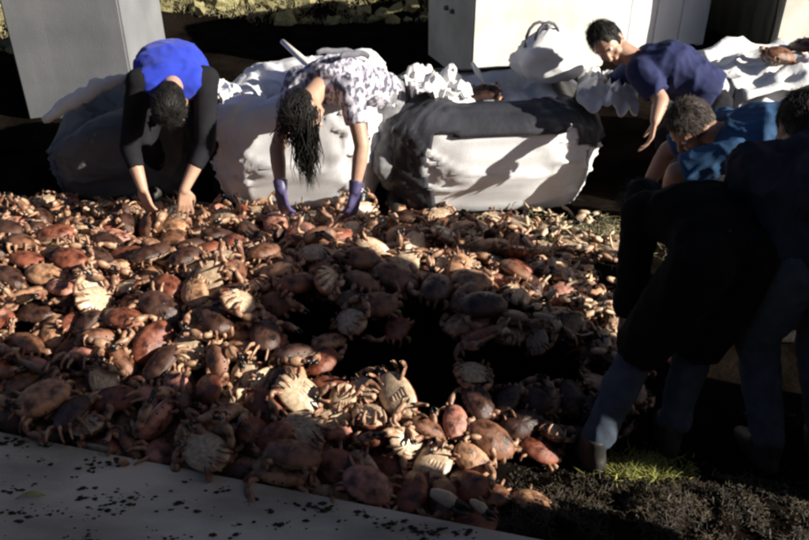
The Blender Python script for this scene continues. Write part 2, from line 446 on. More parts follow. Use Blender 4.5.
# weed heap in front right, green grass patch, straw litter behind the heap
def weed_h(x, y):
    d = (x - .95) / .75; e = (y - 2.12) / .30
    return max(0.0, .09 * (1 - d * d * .6 - e * e)) + max(0.0, 1 - d * d * .5 - e * e) * (.05 * noise.noise(Vector((x * 6, y * 6, 1))) + .03 * noise.noise(Vector((x * 15, y * 15, 4))))
V = []; F = []
NXW, NYW = 60, 34
for j in range(NYW):
    for i in range(NXW):
        x = .12 + 1.75 * i / (NXW - 1); y = 1.78 + .72 * j / (NYW - 1)
        V.append((x, y, weed_h(x, y) - .012))
for j in range(NYW - 1):
    for i in range(NXW - 1):
        a = j * NXW + i; F.append((a, a + 1, a + NXW + 1, a + NXW))
tag(mesh_obj('mud_heap', V, F, M_MUD), 'low heap of dark mud under the weed at lower right', 'mud', kind='stuff')
sp = []
for i in range(20000):
    x = RG.uniform(.2, 1.85); y = RG.gauss(2.14, .15)
    if y > 2.34 and .72 < x < 1.12: continue
    if noise.noise(Vector((x * 7, y * 7, 3))) < -.22: continue
    if not 1.75 < y < 2.5 or x < .30 + (2.2 - y) * .2: continue
    a = RG.uniform(0, 6.28)
    sp.append(((x, y, max(0, weed_h(x, y)) - .008), (cos(a), sin(a), RG.uniform(-.1, .8)), RG.uniform(.012, .05), RG.uniform(.001, .0045), RG.uniform(.0, .05), (RG.gauss(0, 1), RG.gauss(0, 1), .2)))
tag(strands('kelp', sp, M_WEED), 'dark tangled kelp and weed at lower right', 'kelp', kind='stuff')
def crumbs(name, spots, m, label, cat):
    V, F = [], []
    for c0, s in spots:
        b = len(V)
        for dx, dy, dz in ((1, 0, 0), (.3, .9, .1), (-.8, .5, 0), (-.9, -.4, .1), (.2, -1, 0), (.1, 0, .8), (0, .1, -.7)):
            V.append(Vector(c0) + Vector((dx * s * RG.uniform(.7, 1.5), dy * s * RG.uniform(.6, 1.2), dz * s * RG.uniform(.6, 1.2))))
        for q in range(5):
            F.append((b + q, b + (q + 1) % 5, b + 5)); F.append((b + (q + 1) % 5, b + q, b + 6))
    return tag(mesh_obj(name, V, F, m), label, cat, kind='stuff')
sp = []
for i in range(2200):
    x = RG.uniform(.25, 1.95); y = RG.uniform(1.8, 2.75)
    if x < .32 + (2.2 - y) * .2 or (y > 2.45 and x < 1.0): continue
    sp.append(((x, y, max(0, weed_h(x, y)) + .001), RG.choice((.003, .004, .006, .008, .011))))
crumbs('soil', sp, M_SOIL, 'dark broken soil among the weed at lower right', 'soil')
sp = []
for i in range(2600):
    x = RG.gauss(.93, .075); y = RG.gauss(2.42, .04)
    if noise.noise(Vector((x * 22, y * 22, 6))) < -.15: continue
    a = RG.uniform(0, 6.28)
    sp.append(((x, y, max(0, weed_h(x, y)) + .0), (cos(a), sin(a), RG.uniform(.1, 1.2)), RG.uniform(.025, .07), RG.uniform(.0015, .004), RG.uniform(0, .05), (RG.gauss(0, 1), RG.gauss(0, 1), .2)))
tag(strands('grass', sp, M_GRASS), 'patch of yellow green grass between the legs of the person in black', 'grass', kind='stuff')
sp = []
for i in range(1500):
    x = RG.gauss(.86, .26); y = RG.gauss(4.12, .12)
    a = RG.uniform(0, 6.28)
    sp.append(((x, y, .05 + .06 * noise.noise(Vector((x * 4, y * 4, 0)))), (cos(a), sin(a), RG.uniform(-.1, .3)), RG.uniform(.03, .09), RG.uniform(.002, .006), RG.uniform(0, .06), (RG.gauss(0, 1), RG.gauss(0, 1), .2)))
tag(strands('straw', sp, M_STRAW), 'pale straw litter at the foot of the sunlit white sack', 'straw', kind='stuff')
# crumbs of dirt on the slab
V, F, MI = [], [], []
for c in range(210):
    u = RG.random(); v = RG.random()
    px = RG.uniform(0, 640); py = RG.uniform(432, 540)
    p = at_z(px, py, .12)
    e = 2.51 - (p.x + 1.59) * (.53 / 2.07)
    if p.y > e - .03: continue
    nb = RG.choice((1, 1, 2, 3, 9, 24))
    for q in range(nb):
        s = RG.choice((.003, .004, .006, .010)) * RG.uniform(.7, 1.2)
        c0 = p + Vector((RG.gauss(0, .008 * nb ** .55), RG.gauss(0, .0032 * nb ** .55), s * .25))
        b = len(V)
        for dx, dy, dz in ((1, 0, 0), (.3, .9, .1), (-.8, .5, 0), (-.9, -.4, .1), (.2, -1, 0), (0, 0, .75), (0, 0, -.7)):
            V.append(c0 + Vector((dx * s * RG.uniform(.8, 1.9), dy * s * RG.uniform(.6, 1), dz * s)))
        for i in range(5):
            F.append((b + i, b + (i + 1) % 5, b + 5)); F.append((b + (i + 1) % 5, b + i, b + 6))
tag(mesh_obj('dirt', V, F, M_DIRT), 'dark crumbs of dirt scattered on the grey slab', 'dirt', kind='stuff')
# ------------------------------------------------------------------ bulk sacks
def sack(name, label, loc, rz, w, d, h, m, rim_tilt=(0, 0), bulge=.10, seed=0, open_depth=.06, group='white bulk sacks behind the heap', slump=.05, cover=None):
    root = empty(name, loc, rz); tag(root, label, 'sack', group)
    n = 110
    def sec(t, z, k, inner=0.0):
        c, s = cos(t), sin(t)
        e = .42
        x = (w / 2 - inner) * k * (abs(c) ** e) * (1 if c >= 0 else -1); y = (d / 2 - inner) * k * (abs(s) ** e) * (1 if s >= 0 else -1)
        return Vector((x, y, z))
    def rimz(t):
        c, s = cos(t), sin(t)
        return h + rim_tilt[0] * c * w / 2 + rim_tilt[1] * s * d / 2 + slump * noise.noise(Vector((c * 2, s * 2, seed)))
    V, F = [], []
    rings = 44
    for j in range(rings + 1):
        f = j / rings
        for k in range(n):
            t = 2 * pi * k / n
            kk = .90 + bulge * sin(pi * min(1, f * 1.02)) ** .8 + .06 * f
            u_ = max(0.0, (f - .74) / .26)
            kk *= 1 - .22 * (1 - cos(u_ * pi / 2))
            p = sec(t, rimz(t) * (f if u_ <= 0 else .74 + .26 * sin(u_ * pi / 2) * .92), kk)
            q = Vector((cos(t) * 2.2, sin(t) * 2.2, f * 1.6 + seed * 3))
            # folds hanging from the mouth, a few slanting creases
            cr = .016 * noise.noise(q * 1.1)
            rd = 1 - abs(noise.noise(Vector((q.x * 2.0 + f * .8, q.y * 2.0 - f * .5, f * .7 + seed))))
            r2 = 1 - abs(noise.noise(Vector((q.x * 3.6 - f * 2.0, q.y * 3.6 + f * 1.6, f * .9 + 9 + seed))))
            r3 = 1 - abs(noise.noise(Vector((q.x * 1.1 + f * 3.0, q.y * 1.1 - f * 3.4, f * 2.0 + 4))))
            cr += .022 * (rd ** 6 - .3) * (.3 + .7 * f) + .016 * (r2 ** 10 - .2) + .026 * (r3 ** 14 - .1)
            nrm = Vector((p.x / w, p.y / d, 0)).normalized()
            p = p + nrm * cr * (.3 + .7 * min(1, f * 3))
            V.append(p)
    # rolled mouth, then down inside and across the contents
    prof = [(-.02, .004), (-.05, .004), (-.09, -.005), (-.13, -open_depth * .4), (-.18, -open_depth * .7), (-.23, -open_depth * .6), (-.28, -open_depth * .8), (-.33, -open_depth * .6)]
    nr = rings + 1
    for dx, dz in prof:
        for k in range(n):
            t = 2 * pi * k / n
            top = V[rings * n + k]
            nrm = Vector((top.x, top.y, 0)).normalized()
            V.append(top + nrm * dx + Vector((0, 0, dz + .07 * min(1, -dx * 8) * ((1 - abs(noise.noise(Vector((top.x * 5 + nrm.x * dx * 9, top.y * 5 + nrm.y * dx * 9, seed))))) ** 3 - .3))))
        nr += 1
    for j in range(nr - 1):
        for k in range(n):
            k2 = (k + 1) % n
            F.append((j * n + k, j * n + k2, (j + 1) * n + k2, (j + 1) * n + k))
    F.append(tuple((nr - 1) * n + k for k in range(n))); F.append(tuple(range(n - 1, -1, -1)))
    mesh_obj('bag_body', V, F, m, root)
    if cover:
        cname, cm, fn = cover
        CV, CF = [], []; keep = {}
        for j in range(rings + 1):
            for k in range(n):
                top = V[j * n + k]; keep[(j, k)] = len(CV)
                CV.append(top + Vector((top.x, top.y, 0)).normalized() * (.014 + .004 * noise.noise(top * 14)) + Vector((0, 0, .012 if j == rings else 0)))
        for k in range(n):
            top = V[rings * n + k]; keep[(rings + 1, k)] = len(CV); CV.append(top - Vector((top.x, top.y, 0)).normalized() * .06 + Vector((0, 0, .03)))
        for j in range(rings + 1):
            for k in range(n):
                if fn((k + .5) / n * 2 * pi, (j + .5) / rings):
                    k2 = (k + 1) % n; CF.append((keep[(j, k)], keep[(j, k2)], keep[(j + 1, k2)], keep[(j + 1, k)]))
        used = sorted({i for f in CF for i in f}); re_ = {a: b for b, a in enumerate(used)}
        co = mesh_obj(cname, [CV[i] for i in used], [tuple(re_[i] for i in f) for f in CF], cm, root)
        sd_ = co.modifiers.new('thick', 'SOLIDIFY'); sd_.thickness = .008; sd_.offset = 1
    # seams down the corners and loops at the mouth
    for t in (pi / 4, 3 * pi / 4, 5 * pi / 4, 7 * pi / 4):
        kk = int(t / (2 * pi) * n)
        pts = [V[j * n + kk] * 1.0 + Vector((V[j * n + kk].x, V[j * n + kk].y, 0)).normalized() * .004 for j in range(2, rings + 1, 2)]
        tube_obj('seam', pts, .007, m, root, n=6)
    return root
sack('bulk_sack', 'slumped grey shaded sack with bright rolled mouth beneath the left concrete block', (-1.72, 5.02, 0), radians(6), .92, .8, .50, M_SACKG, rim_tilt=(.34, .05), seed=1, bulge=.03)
sack('bulk_sack', 'open white sack behind the person with the patterned top', (-.62, 4.86, 0), radians(-4), .98, .78, .70, M_SACK, rim_tilt=(.20, .05), seed=2)
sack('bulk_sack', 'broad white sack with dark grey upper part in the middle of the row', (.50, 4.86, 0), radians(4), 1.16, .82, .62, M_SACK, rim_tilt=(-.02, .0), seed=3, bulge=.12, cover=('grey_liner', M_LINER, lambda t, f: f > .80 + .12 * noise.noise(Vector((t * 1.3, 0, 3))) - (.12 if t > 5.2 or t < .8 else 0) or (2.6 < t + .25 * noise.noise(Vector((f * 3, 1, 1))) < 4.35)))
sack('bulk_sack', 'bright white sack behind the person in mid blue at right', (2.36, 4.95, 0), radians(10), 1.25, .95, .74, M_SACK, seed=4)

def rolled_mouth():
    pts, rad = [], []
    A, B = at_y(43, 121, 4.62), at_y(134, 74, 4.86)
    for i in range(33):
        t = i / 32
        pts.append(A.lerp(B, t) + Vector((.015 * noise.noise(Vector((t * 7, 1, 0))), 0, .03 * sin(pi * t) + .02 * noise.noise(Vector((t * 9, 4, 0))))))
        rad.append((.016 + .030 * sin(pi * min(1, t * 1.1)) ** .6 + .010 * noise.noise(Vector((t * 14, 7, 0)))) if i < 32 else .02)
    o = tube_obj('cloth_roll', pts, rad, M_CLOTHW, n=14, flat=.8)
    for v in o.data.vertices: v.co += Vector((0, 0, 1)) * .008 * noise.noise(v.co * 22)
    tag(o, 'long rolled white cloth in the sun along the top of the grey left sack', 'cloth')
rolled_mouth()
# things lying on the sacks
def pole():
    a = at_y(282, 41, 4.95); b = at_y(330, 84, 4.62)
    d = b - a
    o = tube_obj('pole', [a, a.lerp(b, .35), a.lerp(b, .7), b], [.014, .020, .022, .022], M_WOOD)
    tag(o, 'pale wooden pole leaning up from the open white sack', 'pole')
pole()
def cloth(name, label, c, size, seed, m, amp=.05, rz=0.0, drop=0.0):
    V, F = [], []
    nx, ny = 34, 26
    R = Matrix.Rotation(rz, 3, 'Z')
    for j in range(ny + 1):
        for i in range(nx + 1):
            u, v = i / nx - .5, j / ny - .5
            q = Vector((u * 3.5, v * 3.5, seed))
            z = amp * (1.1 * noise.noise(q) + (1 - abs(noise.noise(q * 1.7))) ** 3) - drop * (max(0, abs(v) - .3) * 2.2) ** 1.3 - drop * (max(0, abs(u) - .36) * 2.5) ** 1.3
            edge = .05 * noise.noise(Vector((u * 5, v * 5, seed + 3)))
            V.append(Vector(c) + R @ Vector((u * size[0] * (1 + edge), v * size[1] * (1 + edge), z)))
    for j in range(ny):
        for i in range(nx):
            a = j * (nx + 1) + i; F.append((a, a + 1, a + nx + 2, a + nx + 1))
    o = mesh_obj(name, V, F, m)
    md = o.modifiers.new('thick', 'SOLIDIFY'); md.thickness = .006
    return tag(o, label, 'cloth')
cloth('cloth', 'crumpled white cloth on the left end of the middle sack', (.18, 4.78, .66), (.34, .36), 2.0, M_CLOTHW, .07, .3, .05)
cloth('cloth', 'white cloth hanging beside the hand of the man in navy', (1.16, 4.72, .66), (.34, .5), 5.0, M_CLOTHW, .06, -.2, .10)
cloth('cloth', 'white sheet spread over the mouth of the right sack', (2.34, 4.80, .78), (1.15, .75), 8.0, M_CLOTHW, .07, .1, .12)
cloth('cloth', 'pale cloth corner standing in for the sunlit shoulder of the blue topped person at left', at_y(219, 88, 4.50), (.17, .24), 3.0, M_CLOTHW, .03, .9, .10)  # pale patch put in for the bright sunlit shoulder
def carrier_bag():
    root = empty('plastic_bag', (.86, 4.95, .66), .2); tag(root, 'full white plastic bag with dark looped handle on the middle sack', 'bag')
    V, F = [], []
    n, r = 40, 16
    for j in range(r + 1):
        f = j / r
        rad = .20 * (sin(pi * (.18 + .74 * f)) ** .8) * (1 - .35 * f)
        for k in range(n):
            t = 2 * pi * k / n
            q = Vector((cos(t) * 1.8, sin(t) * 1.8, f * 3))
            rr = rad * (1 + .22 * noise.noise(q * 1.3) + .10 * noise.noise(q * 3.4))
            V.append(Vector((cos(t) * rr * 1.3, sin(t) * rr * .9, f * .30)))
    for j in range(r):
        for k in range(n):
            k2 = (k + 1) % n; F.append((j * n + k, j * n + k2, (j + 1) * n + k2, (j + 1) * n + k))
    F.append(tuple(r * n + k for k in range(n))); F.append(tuple(range(n - 1, -1, -1)))
    mesh_obj('bag_body', V, F, M_CLOTHW, root)
    for off in (0, .05):
        pts = [Vector((-.10 + off + .075 * cos(u), -.03 - off * .3, .22 + .12 * sin(u))) for u in [radians(-30 + 24 * i) for i in range(11)]]
        tube_obj('handle', pts, .010, M_STRAP, root, n=6, flat=.6)
carrier_bag()
def paddle():
    a = at_y(472, 62, 5.0); b = at_y(486, 88, 4.9)
    o = tube_obj('scoop', [a, a.lerp(b, .4), a.lerp(b, .55), b], [.012, .026, .014, .012], M_WHITEP, n=8, flat=.5)
    tag(o, 'small white scoop standing up from the middle sack', 'scoop')
paddle()
# ------------------------------------------------------------------ people
PENDING = []
def add_loft(bm, secs, n=18, e=.85):
    """closed lofted solid through elliptical sections (centre, lateral, depth axis, half width, half depth)"""
    rows = []
    for c, la, de, hw, hd in secs:
        row = []
        for k in range(n):
            t = 2 * pi * k / n; cc, ss = cos(t), sin(t)
            x = hw * abs(cc) ** e * (1 if cc >= 0 else -1); y = hd * abs(ss) ** e * (1 if ss >= 0 else -1)
            row.append(bm.verts.new(c + la * x + de * y))
        rows.append(row)
    for a, b in zip(rows, rows[1:]):
        for k in range(n):
            k2 = (k + 1) % n; bm.faces.new((a[k], a[k2], b[k2], b[k]))
    bm.faces.new(rows[0][::-1]); bm.faces.new(rows[-1])
def add_cone(bm, a, b, ra, rb, round_a=True, round_b=True, n=16, flat=1.0, lat=None):
    a, b = Vector(a), Vector(b); t = (b - a)
    if t.length < 1e-5: t = Vector((0, 0, 1e-3))
    t.normalize()
    s = lat.copy() if lat else t.orthogonal()
    s = (s - t * s.dot(t)).normalized(); w = t.cross(s)
    secs = []
    if round_a:
        for an in (80, 55, 28): secs.append((a - t * ra * sin(radians(an)), s, w, ra * cos(radians(an)), ra * cos(radians(an)) * flat))
    secs.append((a, s, w, ra, ra * flat)); secs.append((a.lerp(b, .5), s, w, (ra + rb) / 2, (ra + rb) / 2 * flat)); secs.append((b, s, w, rb, rb * flat))
    if round_b:
        for an in (28, 55, 80): secs.append((b + t * rb * sin(radians(an)), s, w, rb * cos(radians(an)), rb * cos(radians(an)) * flat))
    add_loft(bm, secs, n=n, e=1.0)
def add_ell(bm, c, axes, rad):
    b2 = bmesh.ops.create_uvsphere(bm, u_segments=20, v_segments=14, radius=1.0)
    R = Matrix((axes[0] * rad[0], axes[1] * rad[1], axes[2] * rad[2])).transposed()
    for v in b2['verts']: v.co = c + R @ v.co
def ortho(f, u):
    u = Vector(u).normalized(); f = Vector(f); f = (f - u * f.dot(u)).normalized()
    return f, u, u.cross(f).normalized() * -1
def add_hand(bm, wrist, d, pn, side, curl=.5, k=1.0, fat=0.0):
    """palm, four unequal bent fingers and a thumb; d points along the hand, pn out of the palm, side = +1 / -1 for the thumb"""
    d = Vector(d).normalized(); pn = Vector(pn); pn = (pn - d * pn.dot(d)).normalized(); lt = d.cross(pn).normalized() * side
    kn = []
    for i in range(4):
        o = (1.5 - i) * .0205 * k
        kp = wrist + d * (.088 - .004 * abs(i - 1.2)) * k + lt * o
        add_cone(bm, wrist + lt * o * .55 + d * .006, kp, .0135 + fat, .0112 + fat, n=10)
        kn.append((kp, o))
    for i, (kp, o) in enumerate(kn):
        L = (.040, .045, .042, .033)[i] * k
        dd = (d + lt * (o * 5.5)).normalized(); p = kp; c = curl * (.8 + .15 * i)
        for sg in range(3):
            an = c * (.75, 1.0, .7)[sg]
            dd = (dd * cos(an) + pn * sin(an)).normalized()
            q = p + dd * L * (1, .68, .52)[sg]
            add_cone(bm, p, q, .0094 - .0008 * sg + fat, .0086 - .0010 * sg + fat, n=10); p = q
    tb = wrist + d * .022 * k + lt * .026 * k
    t1 = tb + (d * .75 + lt * .62 + pn * .3).normalized() * .040 * k
    t2 = t1 + (d * .9 + lt * .2 + pn * .4).normalized() * .030 * k
    t3 = t2 + (d * .9 - lt * .05 + pn * .45).normalized() * .022 * k
    add_cone(bm, tb, t1, .0150 + fat, .0118 + fat, n=10); add_cone(bm, t1, t2, .0112 + fat, .0100 + fat, n=10); add_cone(bm, t2, t3, .0098 + fat, .0080 + fat, n=10)
def solid(name, bm, m, root, voxel, wr=0.0, smooth=6, seed=0.0):
    base = root.location
    bmesh.ops.transform(bm, matrix=Matrix.Translation(-base), verts=bm.verts)
    bmesh.ops.recalc_face_normals(bm, faces=bm.faces)
    o = bm_obj(name, bm, m, root)
    md = o.modifiers.new('r', 'REMESH'); md.mode = 'VOXEL'; md.voxel_size = voxel; md.use_smooth_shade = True
    if smooth:
        sm = o.modifiers.new('s', 'SMOOTH'); sm.iterations = smooth; sm.factor = .5
    PENDING.append((o, wr, seed))
    return o
def finish_figures():
    bpy.context.view_layer.update()
    dg = bpy.context.evaluated_depsgraph_get()
    for o, wr, seed in PENDING:
        me = bpy.data.meshes.new_from_object(o.evaluated_get(dg))
        old = o.data; o.modifiers.clear(); me.name = o.name; o.data = me; bpy.data.meshes.remove(old)
        me.polygons.foreach_set('use_smooth', [True] * len(me.polygons))
        if wr:
            no = [v.normal.copy() for v in me.vertices]
            for v, nn in zip(me.vertices, no):
                p = v.co
                q = Vector((p.x * 7 + seed, p.y * 7, p.z * 5 + .8 * noise.noise(p * 6)))
                a = 1 - abs(noise.noise(q)); b = 1 - abs(noise.noise(Vector((p.x * 15 - p.z * 9, p.y * 15 + seed, p.z * 11 + p.x * 6))))
                v.co = p + nn * wr * (1.5 * (a ** 4 - .35) + .7 * (b ** 4 - .3))
        me.update()
def V3(*a): return Vector(a)
def person(label, J, st, group='people sorting the heap', seed=0):
    """one figure: body (skin) as one surface, clothes and hair as its children"""
    P, S_, H = J['pelvis'], J['shoulder'], J['head']
    la = J['lat'].normalized()
    up = (S_ - P).normalized(); la = (la - up * la.dot(up)).normalized(); de = up.cross(la).normalized()
    ank = J['ankle']
    root = empty('person', ((ank[0].x + ank[1].x) / 2, (ank[0].y + ank[1].y) / 2, 0)); tag(root, label, 'person', group)
    g = J.get('girth', 1.0)
    L = (S_ - P).length
    f, u, hl = ortho(J['face'], J['crown'])
    neck = S_ + (up * .4 + (H - S_).normalized() * .6) * .06
    sh = [S_ - la * .165 * g, S_ + la * .165 * g]
    # arch of the back
    arch = J.get('arch', Vector((0, 0, .03)))
    def spine(t): return P.lerp(S_, t) + arch * (4 * t * (1 - t))
    def torso(bm, ex, t0=-.22, t1=1.12, cap=0.0):
        prof = [(-.22, .115, .085), (-.1, .155, .112), (.05, .165, .118), (.3, .142, .104), (.55, .150, .112), (.8, .168, .112), (1.0, .150, .088), (1.12, .085, .065)]
        secs = []
        for t, hw, hd in prof:
            if t < t0 - .01 or t > t1 + .01: continue
            secs.append((spine(t) if 0 <= t <= 1 else (P + up * t * L if t < 0 else S_ + up * (t - 1) * L), la, de, (hw + ex) * g, (hd + ex) * g))
        add_loft(bm, secs)
        add_cone(bm, sh[0].lerp(sh[1], cap), sh[1].lerp(sh[0], cap), .058 + ex * .8, .058 + ex * .8)
    el, wr, hp, kn = J['elbow'], J['wrist'], None, J['knee']
    hp = [P - la * .088 * g - up * .05, P + la * .088 * g - up * .05]
    # ---- body
    bm = bmesh.new()
    torso(bm, 0)
    add_cone(bm, S_, neck.lerp(H, .5), .056, .052); add_cone(bm, neck, H - u * .03 - f * .02, .054, .052)
    add_ell(bm, H, (hl, f, u), (.073, .094, .108)); add_ell(bm, H - u * .055 + f * .028, (hl, f, u), (.054, .058, .062))
    add_ell(bm, H - u * .098 + f * .070, (hl, f, u), (.024, .020, .018))
    add_cone(bm, H + f * .088 + u * .004, H + f * .112 - u * .034, .009, .0135, n=10)
    for s in (-1, 1):
        add_cone(bm, H + f * .082 + u * .026 + hl * s * .012, H + f * .070 + u * .024 + hl * s * .045, .011, .010, n=10)
        add_ell(bm, H + f * .062 - u * .034 + hl * s * .038, (hl, f, u), (.024, .022, .022))
        add_ell(bm, H - f * .008 - u * .012 + hl * s * .076, (hl, f, u), (.009, .019, .031))
        add_ell(bm, H + f * .108 - u * .036 + hl * s * .009, (hl, f, u), (.009, .009, .008))
    add_cone(bm, H + f * .089 - u * .064 - hl * .017, H + f * .089 - u * .064 + hl * .017, .0065, .0065, n=8)
    add_cone(bm, H + f * .085 - u * .076 - hl * .013, H + f * .085 - u * .076 + hl * .013, .0075, .0075, n=8)
    for i in (0, 1):
        add_cone(bm, sh[i], el[i], .050 * g, .041 * g); m = el[i].lerp(wr[i], .3)
        add_cone(bm, el[i], m, .040 * g, .041 * g); add_cone(bm, m, wr[i], .041 * g, .026)
        hd = J['hand'][i]
        add_hand(bm, wr[i], hd[0], hd[1], hd[2], hd[3])
        add_cone(bm, hp[i], kn[i], .082 * g, .056 * g); c = kn[i].lerp(ank[i], .3)
        add_cone(bm, kn[i], c, .055, .055); add_cone(bm, c, ank[i], .055, .036)
        add_cone(bm, ank[i] - V3(0, 0, .03), ank[i] + J['toe'][i].normalized() * .13 - V3(0, 0, .05), .034, .026)
    solid('body', bm, st['skin'], root, .0068, smooth=3)
    # ---- eyes
    for s in (-1, 1):
        b3 = bmesh.new(); bmesh.ops.create_uvsphere(b3, u_segments=12, v_segments=8, radius=.0115, matrix=Matrix.Translation(H + f * .080 + u * .004 + hl * s * .031 - root.location))
        bm_obj('eye', b3, M_EYE, root)
    # ---- top
    ex = st.get('loose', .016)
    bm = bmesh.new(); torso(bm, ex, t0=st.get('hem', -.22), t1=1.12, cap=.17 if st['sleeve'][0] <= 0 else 0)
    add_cone(bm, S_, S_ + (neck - S_) * .5, .082, .066, round_b=False)
    for i in (0, 1):
        fr = st['sleeve'][i]
        a = sh[i]
        if fr <= 0: continue
        if fr <= 1:
            add_cone(bm, a, a.lerp(el[i], fr), .060 * g + ex * .7, (.054 * g + ex * .6), round_b=False)
        else:
            add_cone(bm, a, el[i], .058 * g + ex * .7, .050 * g + ex * .5); add_cone(bm, el[i], el[i].lerp(wr[i], fr - 1), .050 * g + ex * .5, .038 + ex * .4, round_b=False)
    if st.get('coat'):
        for i in (0, 1):
            add_cone(bm, hp[i], kn[i].lerp(ank[i], st['coat']), .118 * g, .105, round_b=False)
        add_cone(bm, P, P.lerp(kn[0].lerp(kn[1], .5), .8), .13, .12)
    solid(st.get('top_name', 'shirt'), bm, st['top'], root, .0105, wr=st.get('wr', .007), smooth=4, seed=seed)
    if st.get('under'):
        um, usl, uh = st['under']
        bm = bmesh.new(); torso(bm, ex - .010, t0=-.22 if uh else -.1, t1=1.05)
        for i in (0, 1):
            if usl <= 1: add_cone(bm, sh[i], sh[i].lerp(el[i], max(usl, .05)), .064 * g, .058 * g, round_b=False)
            else:
                add_cone(bm, sh[i], el[i], .064 * g, .055 * g); add_cone(bm, el[i], el[i].lerp(wr[i], usl - 1), .055 * g, .043, round_b=False)
        solid('undershirt', bm, um, root, .0105, wr=.0, smooth=4, seed=seed + 5)
    # ---- trousers
    bm = bmesh.new()
    add_loft(bm, [(P + up * t * L, la, de, (hw + .012) * g, (hd + .012) * g) for t, hw, hd in ((-.24, .10, .08), (-.1, .158, .116), (.06, .166, .118), (.18, .152, .110))])
    for i in (0, 1):
        add_cone(bm, hp[i], kn[i], .100 * g, .077 * g); add_cone(bm, kn[i], ank[i] + V3(0, 0, .02), .077 * g, .062, round_b=False)
    solid('trousers', bm, st['trousers'], root, .0115, wr=.007, smooth=4, seed=seed + 3)
    # ---- footwear
    for i in (0, 1):
        bm = bmesh.new(); t = J['toe'][i].normalized(); sd = V3(-t.y, t.x, 0)
        a = ank[i]
        add_loft(bm, [(V3(a.x, a.y, z) + t * o, sd, t, w, d) for z, o, w, d in ((.005, .06, .045, .135), (.03, .06, .050, .140), (.055, .045, .048, .118), (.085, .015, .046, .075), (.16, .0, .052, .056))])
        solid('boot', bm, st.get('boot', M_BOOT), root, .011, wr=.003, smooth=3)
    # ---- hair
    bm = bmesh.new()
    add_ell(bm, H - f * .016 + u * .016, (hl, f, u), (.083, .097, .108))
    add_ell(bm, H - f * .045 - u * .020, (hl, f, u), (.074, .064, .085))
    solid('hair', bm, st['hair'], root, .008, wr=.006, smooth=2, seed=seed + 9)
    rr = random.Random(seed + 40)
    sp = []
    for i in range(1100):
        th = rr.uniform(0, 6.28); ph = rr.uniform(-.2, 1.5)
        nd = hl * cos(th) * cos(ph) + f * sin(th) * cos(ph) * 1.0 + u * sin(ph)
        if nd.dot(f) > .55 and nd.dot(u) < .62: continue
        p = H - f * .016 + u * .016 + hl * nd.dot(hl) * .083 + f * nd.dot(f) * .097 + u * nd.dot(u) * .108
        tg = (-u + nd * rr.uniform(.15, .6) + hl * rr.gauss(0, .4) + f * rr.gauss(.1, .4)); tg = tg - nd * (tg.dot(nd) - .06)
        sp.append((p - root.location, tg, rr.uniform(.025, .055), rr.uniform(.0010, .0026), rr.uniform(0, .006), nd.cross(tg)))
    strands('hair', sp, st['hair'], root)
    if st.get('long_hair'):
        sp2V, sp2F, sp2M = [], [], []
        for i in range(420):
            s = rr.choice((-1, -1, -1, -1, 1)); a0 = H + hl * s * rr.uniform(.03, .088) - f * rr.uniform(-.04, .07) + u * rr.uniform(-.03, .085)
            Ln = rr.uniform(.2, .42) if s < 0 else rr.uniform(.07, .15)
            dx = st['long_hair'] * rr.uniform(.1, .9)
            pts = [a0]
            for q in range(1, 6):
                t = q / 5; pts.append(a0 + dx * t * .10 * (1.4 - t) + V3(rr.gauss(0, .009), rr.gauss(0, .009), -Ln * t))
            tube_mesh(sp2V, sp2F, sp2M, [p - root.location for p in pts], [.0030, .0036, .0034, .0030, .0022, .0006], [0] * 5, n=5)
        mesh_obj('hair', sp2V, sp2F, st['hair'], root)
    for i in st.get('glove', ()):
        bm = bmesh.new(); hd = J['hand'][i]
        add_hand(bm, wr[i], hd[0], hd[1], hd[2], hd[3], fat=.0028)
        add_cone(bm, wr[i] + (el[i] - wr[i]).normalized() * .05, wr[i], .040, .034, round_a=False)
        solid('glove', bm, st['glove_mat'], root, .0065, smooth=2)
    for i in st.get('watch', ()):
        pass
    if st.get('hood'):
        bm = bmesh.new(); c = S_.lerp(neck, .8) - f * .03 + V3(0, -.05, .01)
        add_ell(bm, c, (la, de, up), (.12, .075, .085)); add_cone(bm, c - la * .08, neck - la * .09 + f * .06, .045, .03); add_cone(bm, c + la * .08, neck + la * .09 + f * .06, .045, .03)
        solid('hood', bm, st['top'], root, .010, wr=.010, smooth=4, seed=seed + 2)
    if st.get('straps'):
        for s in (-1, 1):
            pts = []
            for q in range(9):
                t = q / 8; b = spine(.35 + .65 * t)
                # over the upper side of the back
                dv = de if de.z > 0 else -de
                pts.append(b + la * s * (.045 + .03 * t) + dv * (.146 + .006 * sin(t * 9)) * g - root.location)
            tube_obj('strap', pts, [.016] * 9, M_STRAP, root, n=8, flat=.45)
    return root
D = V3(0, 0, -1)
def J_(**k): return k
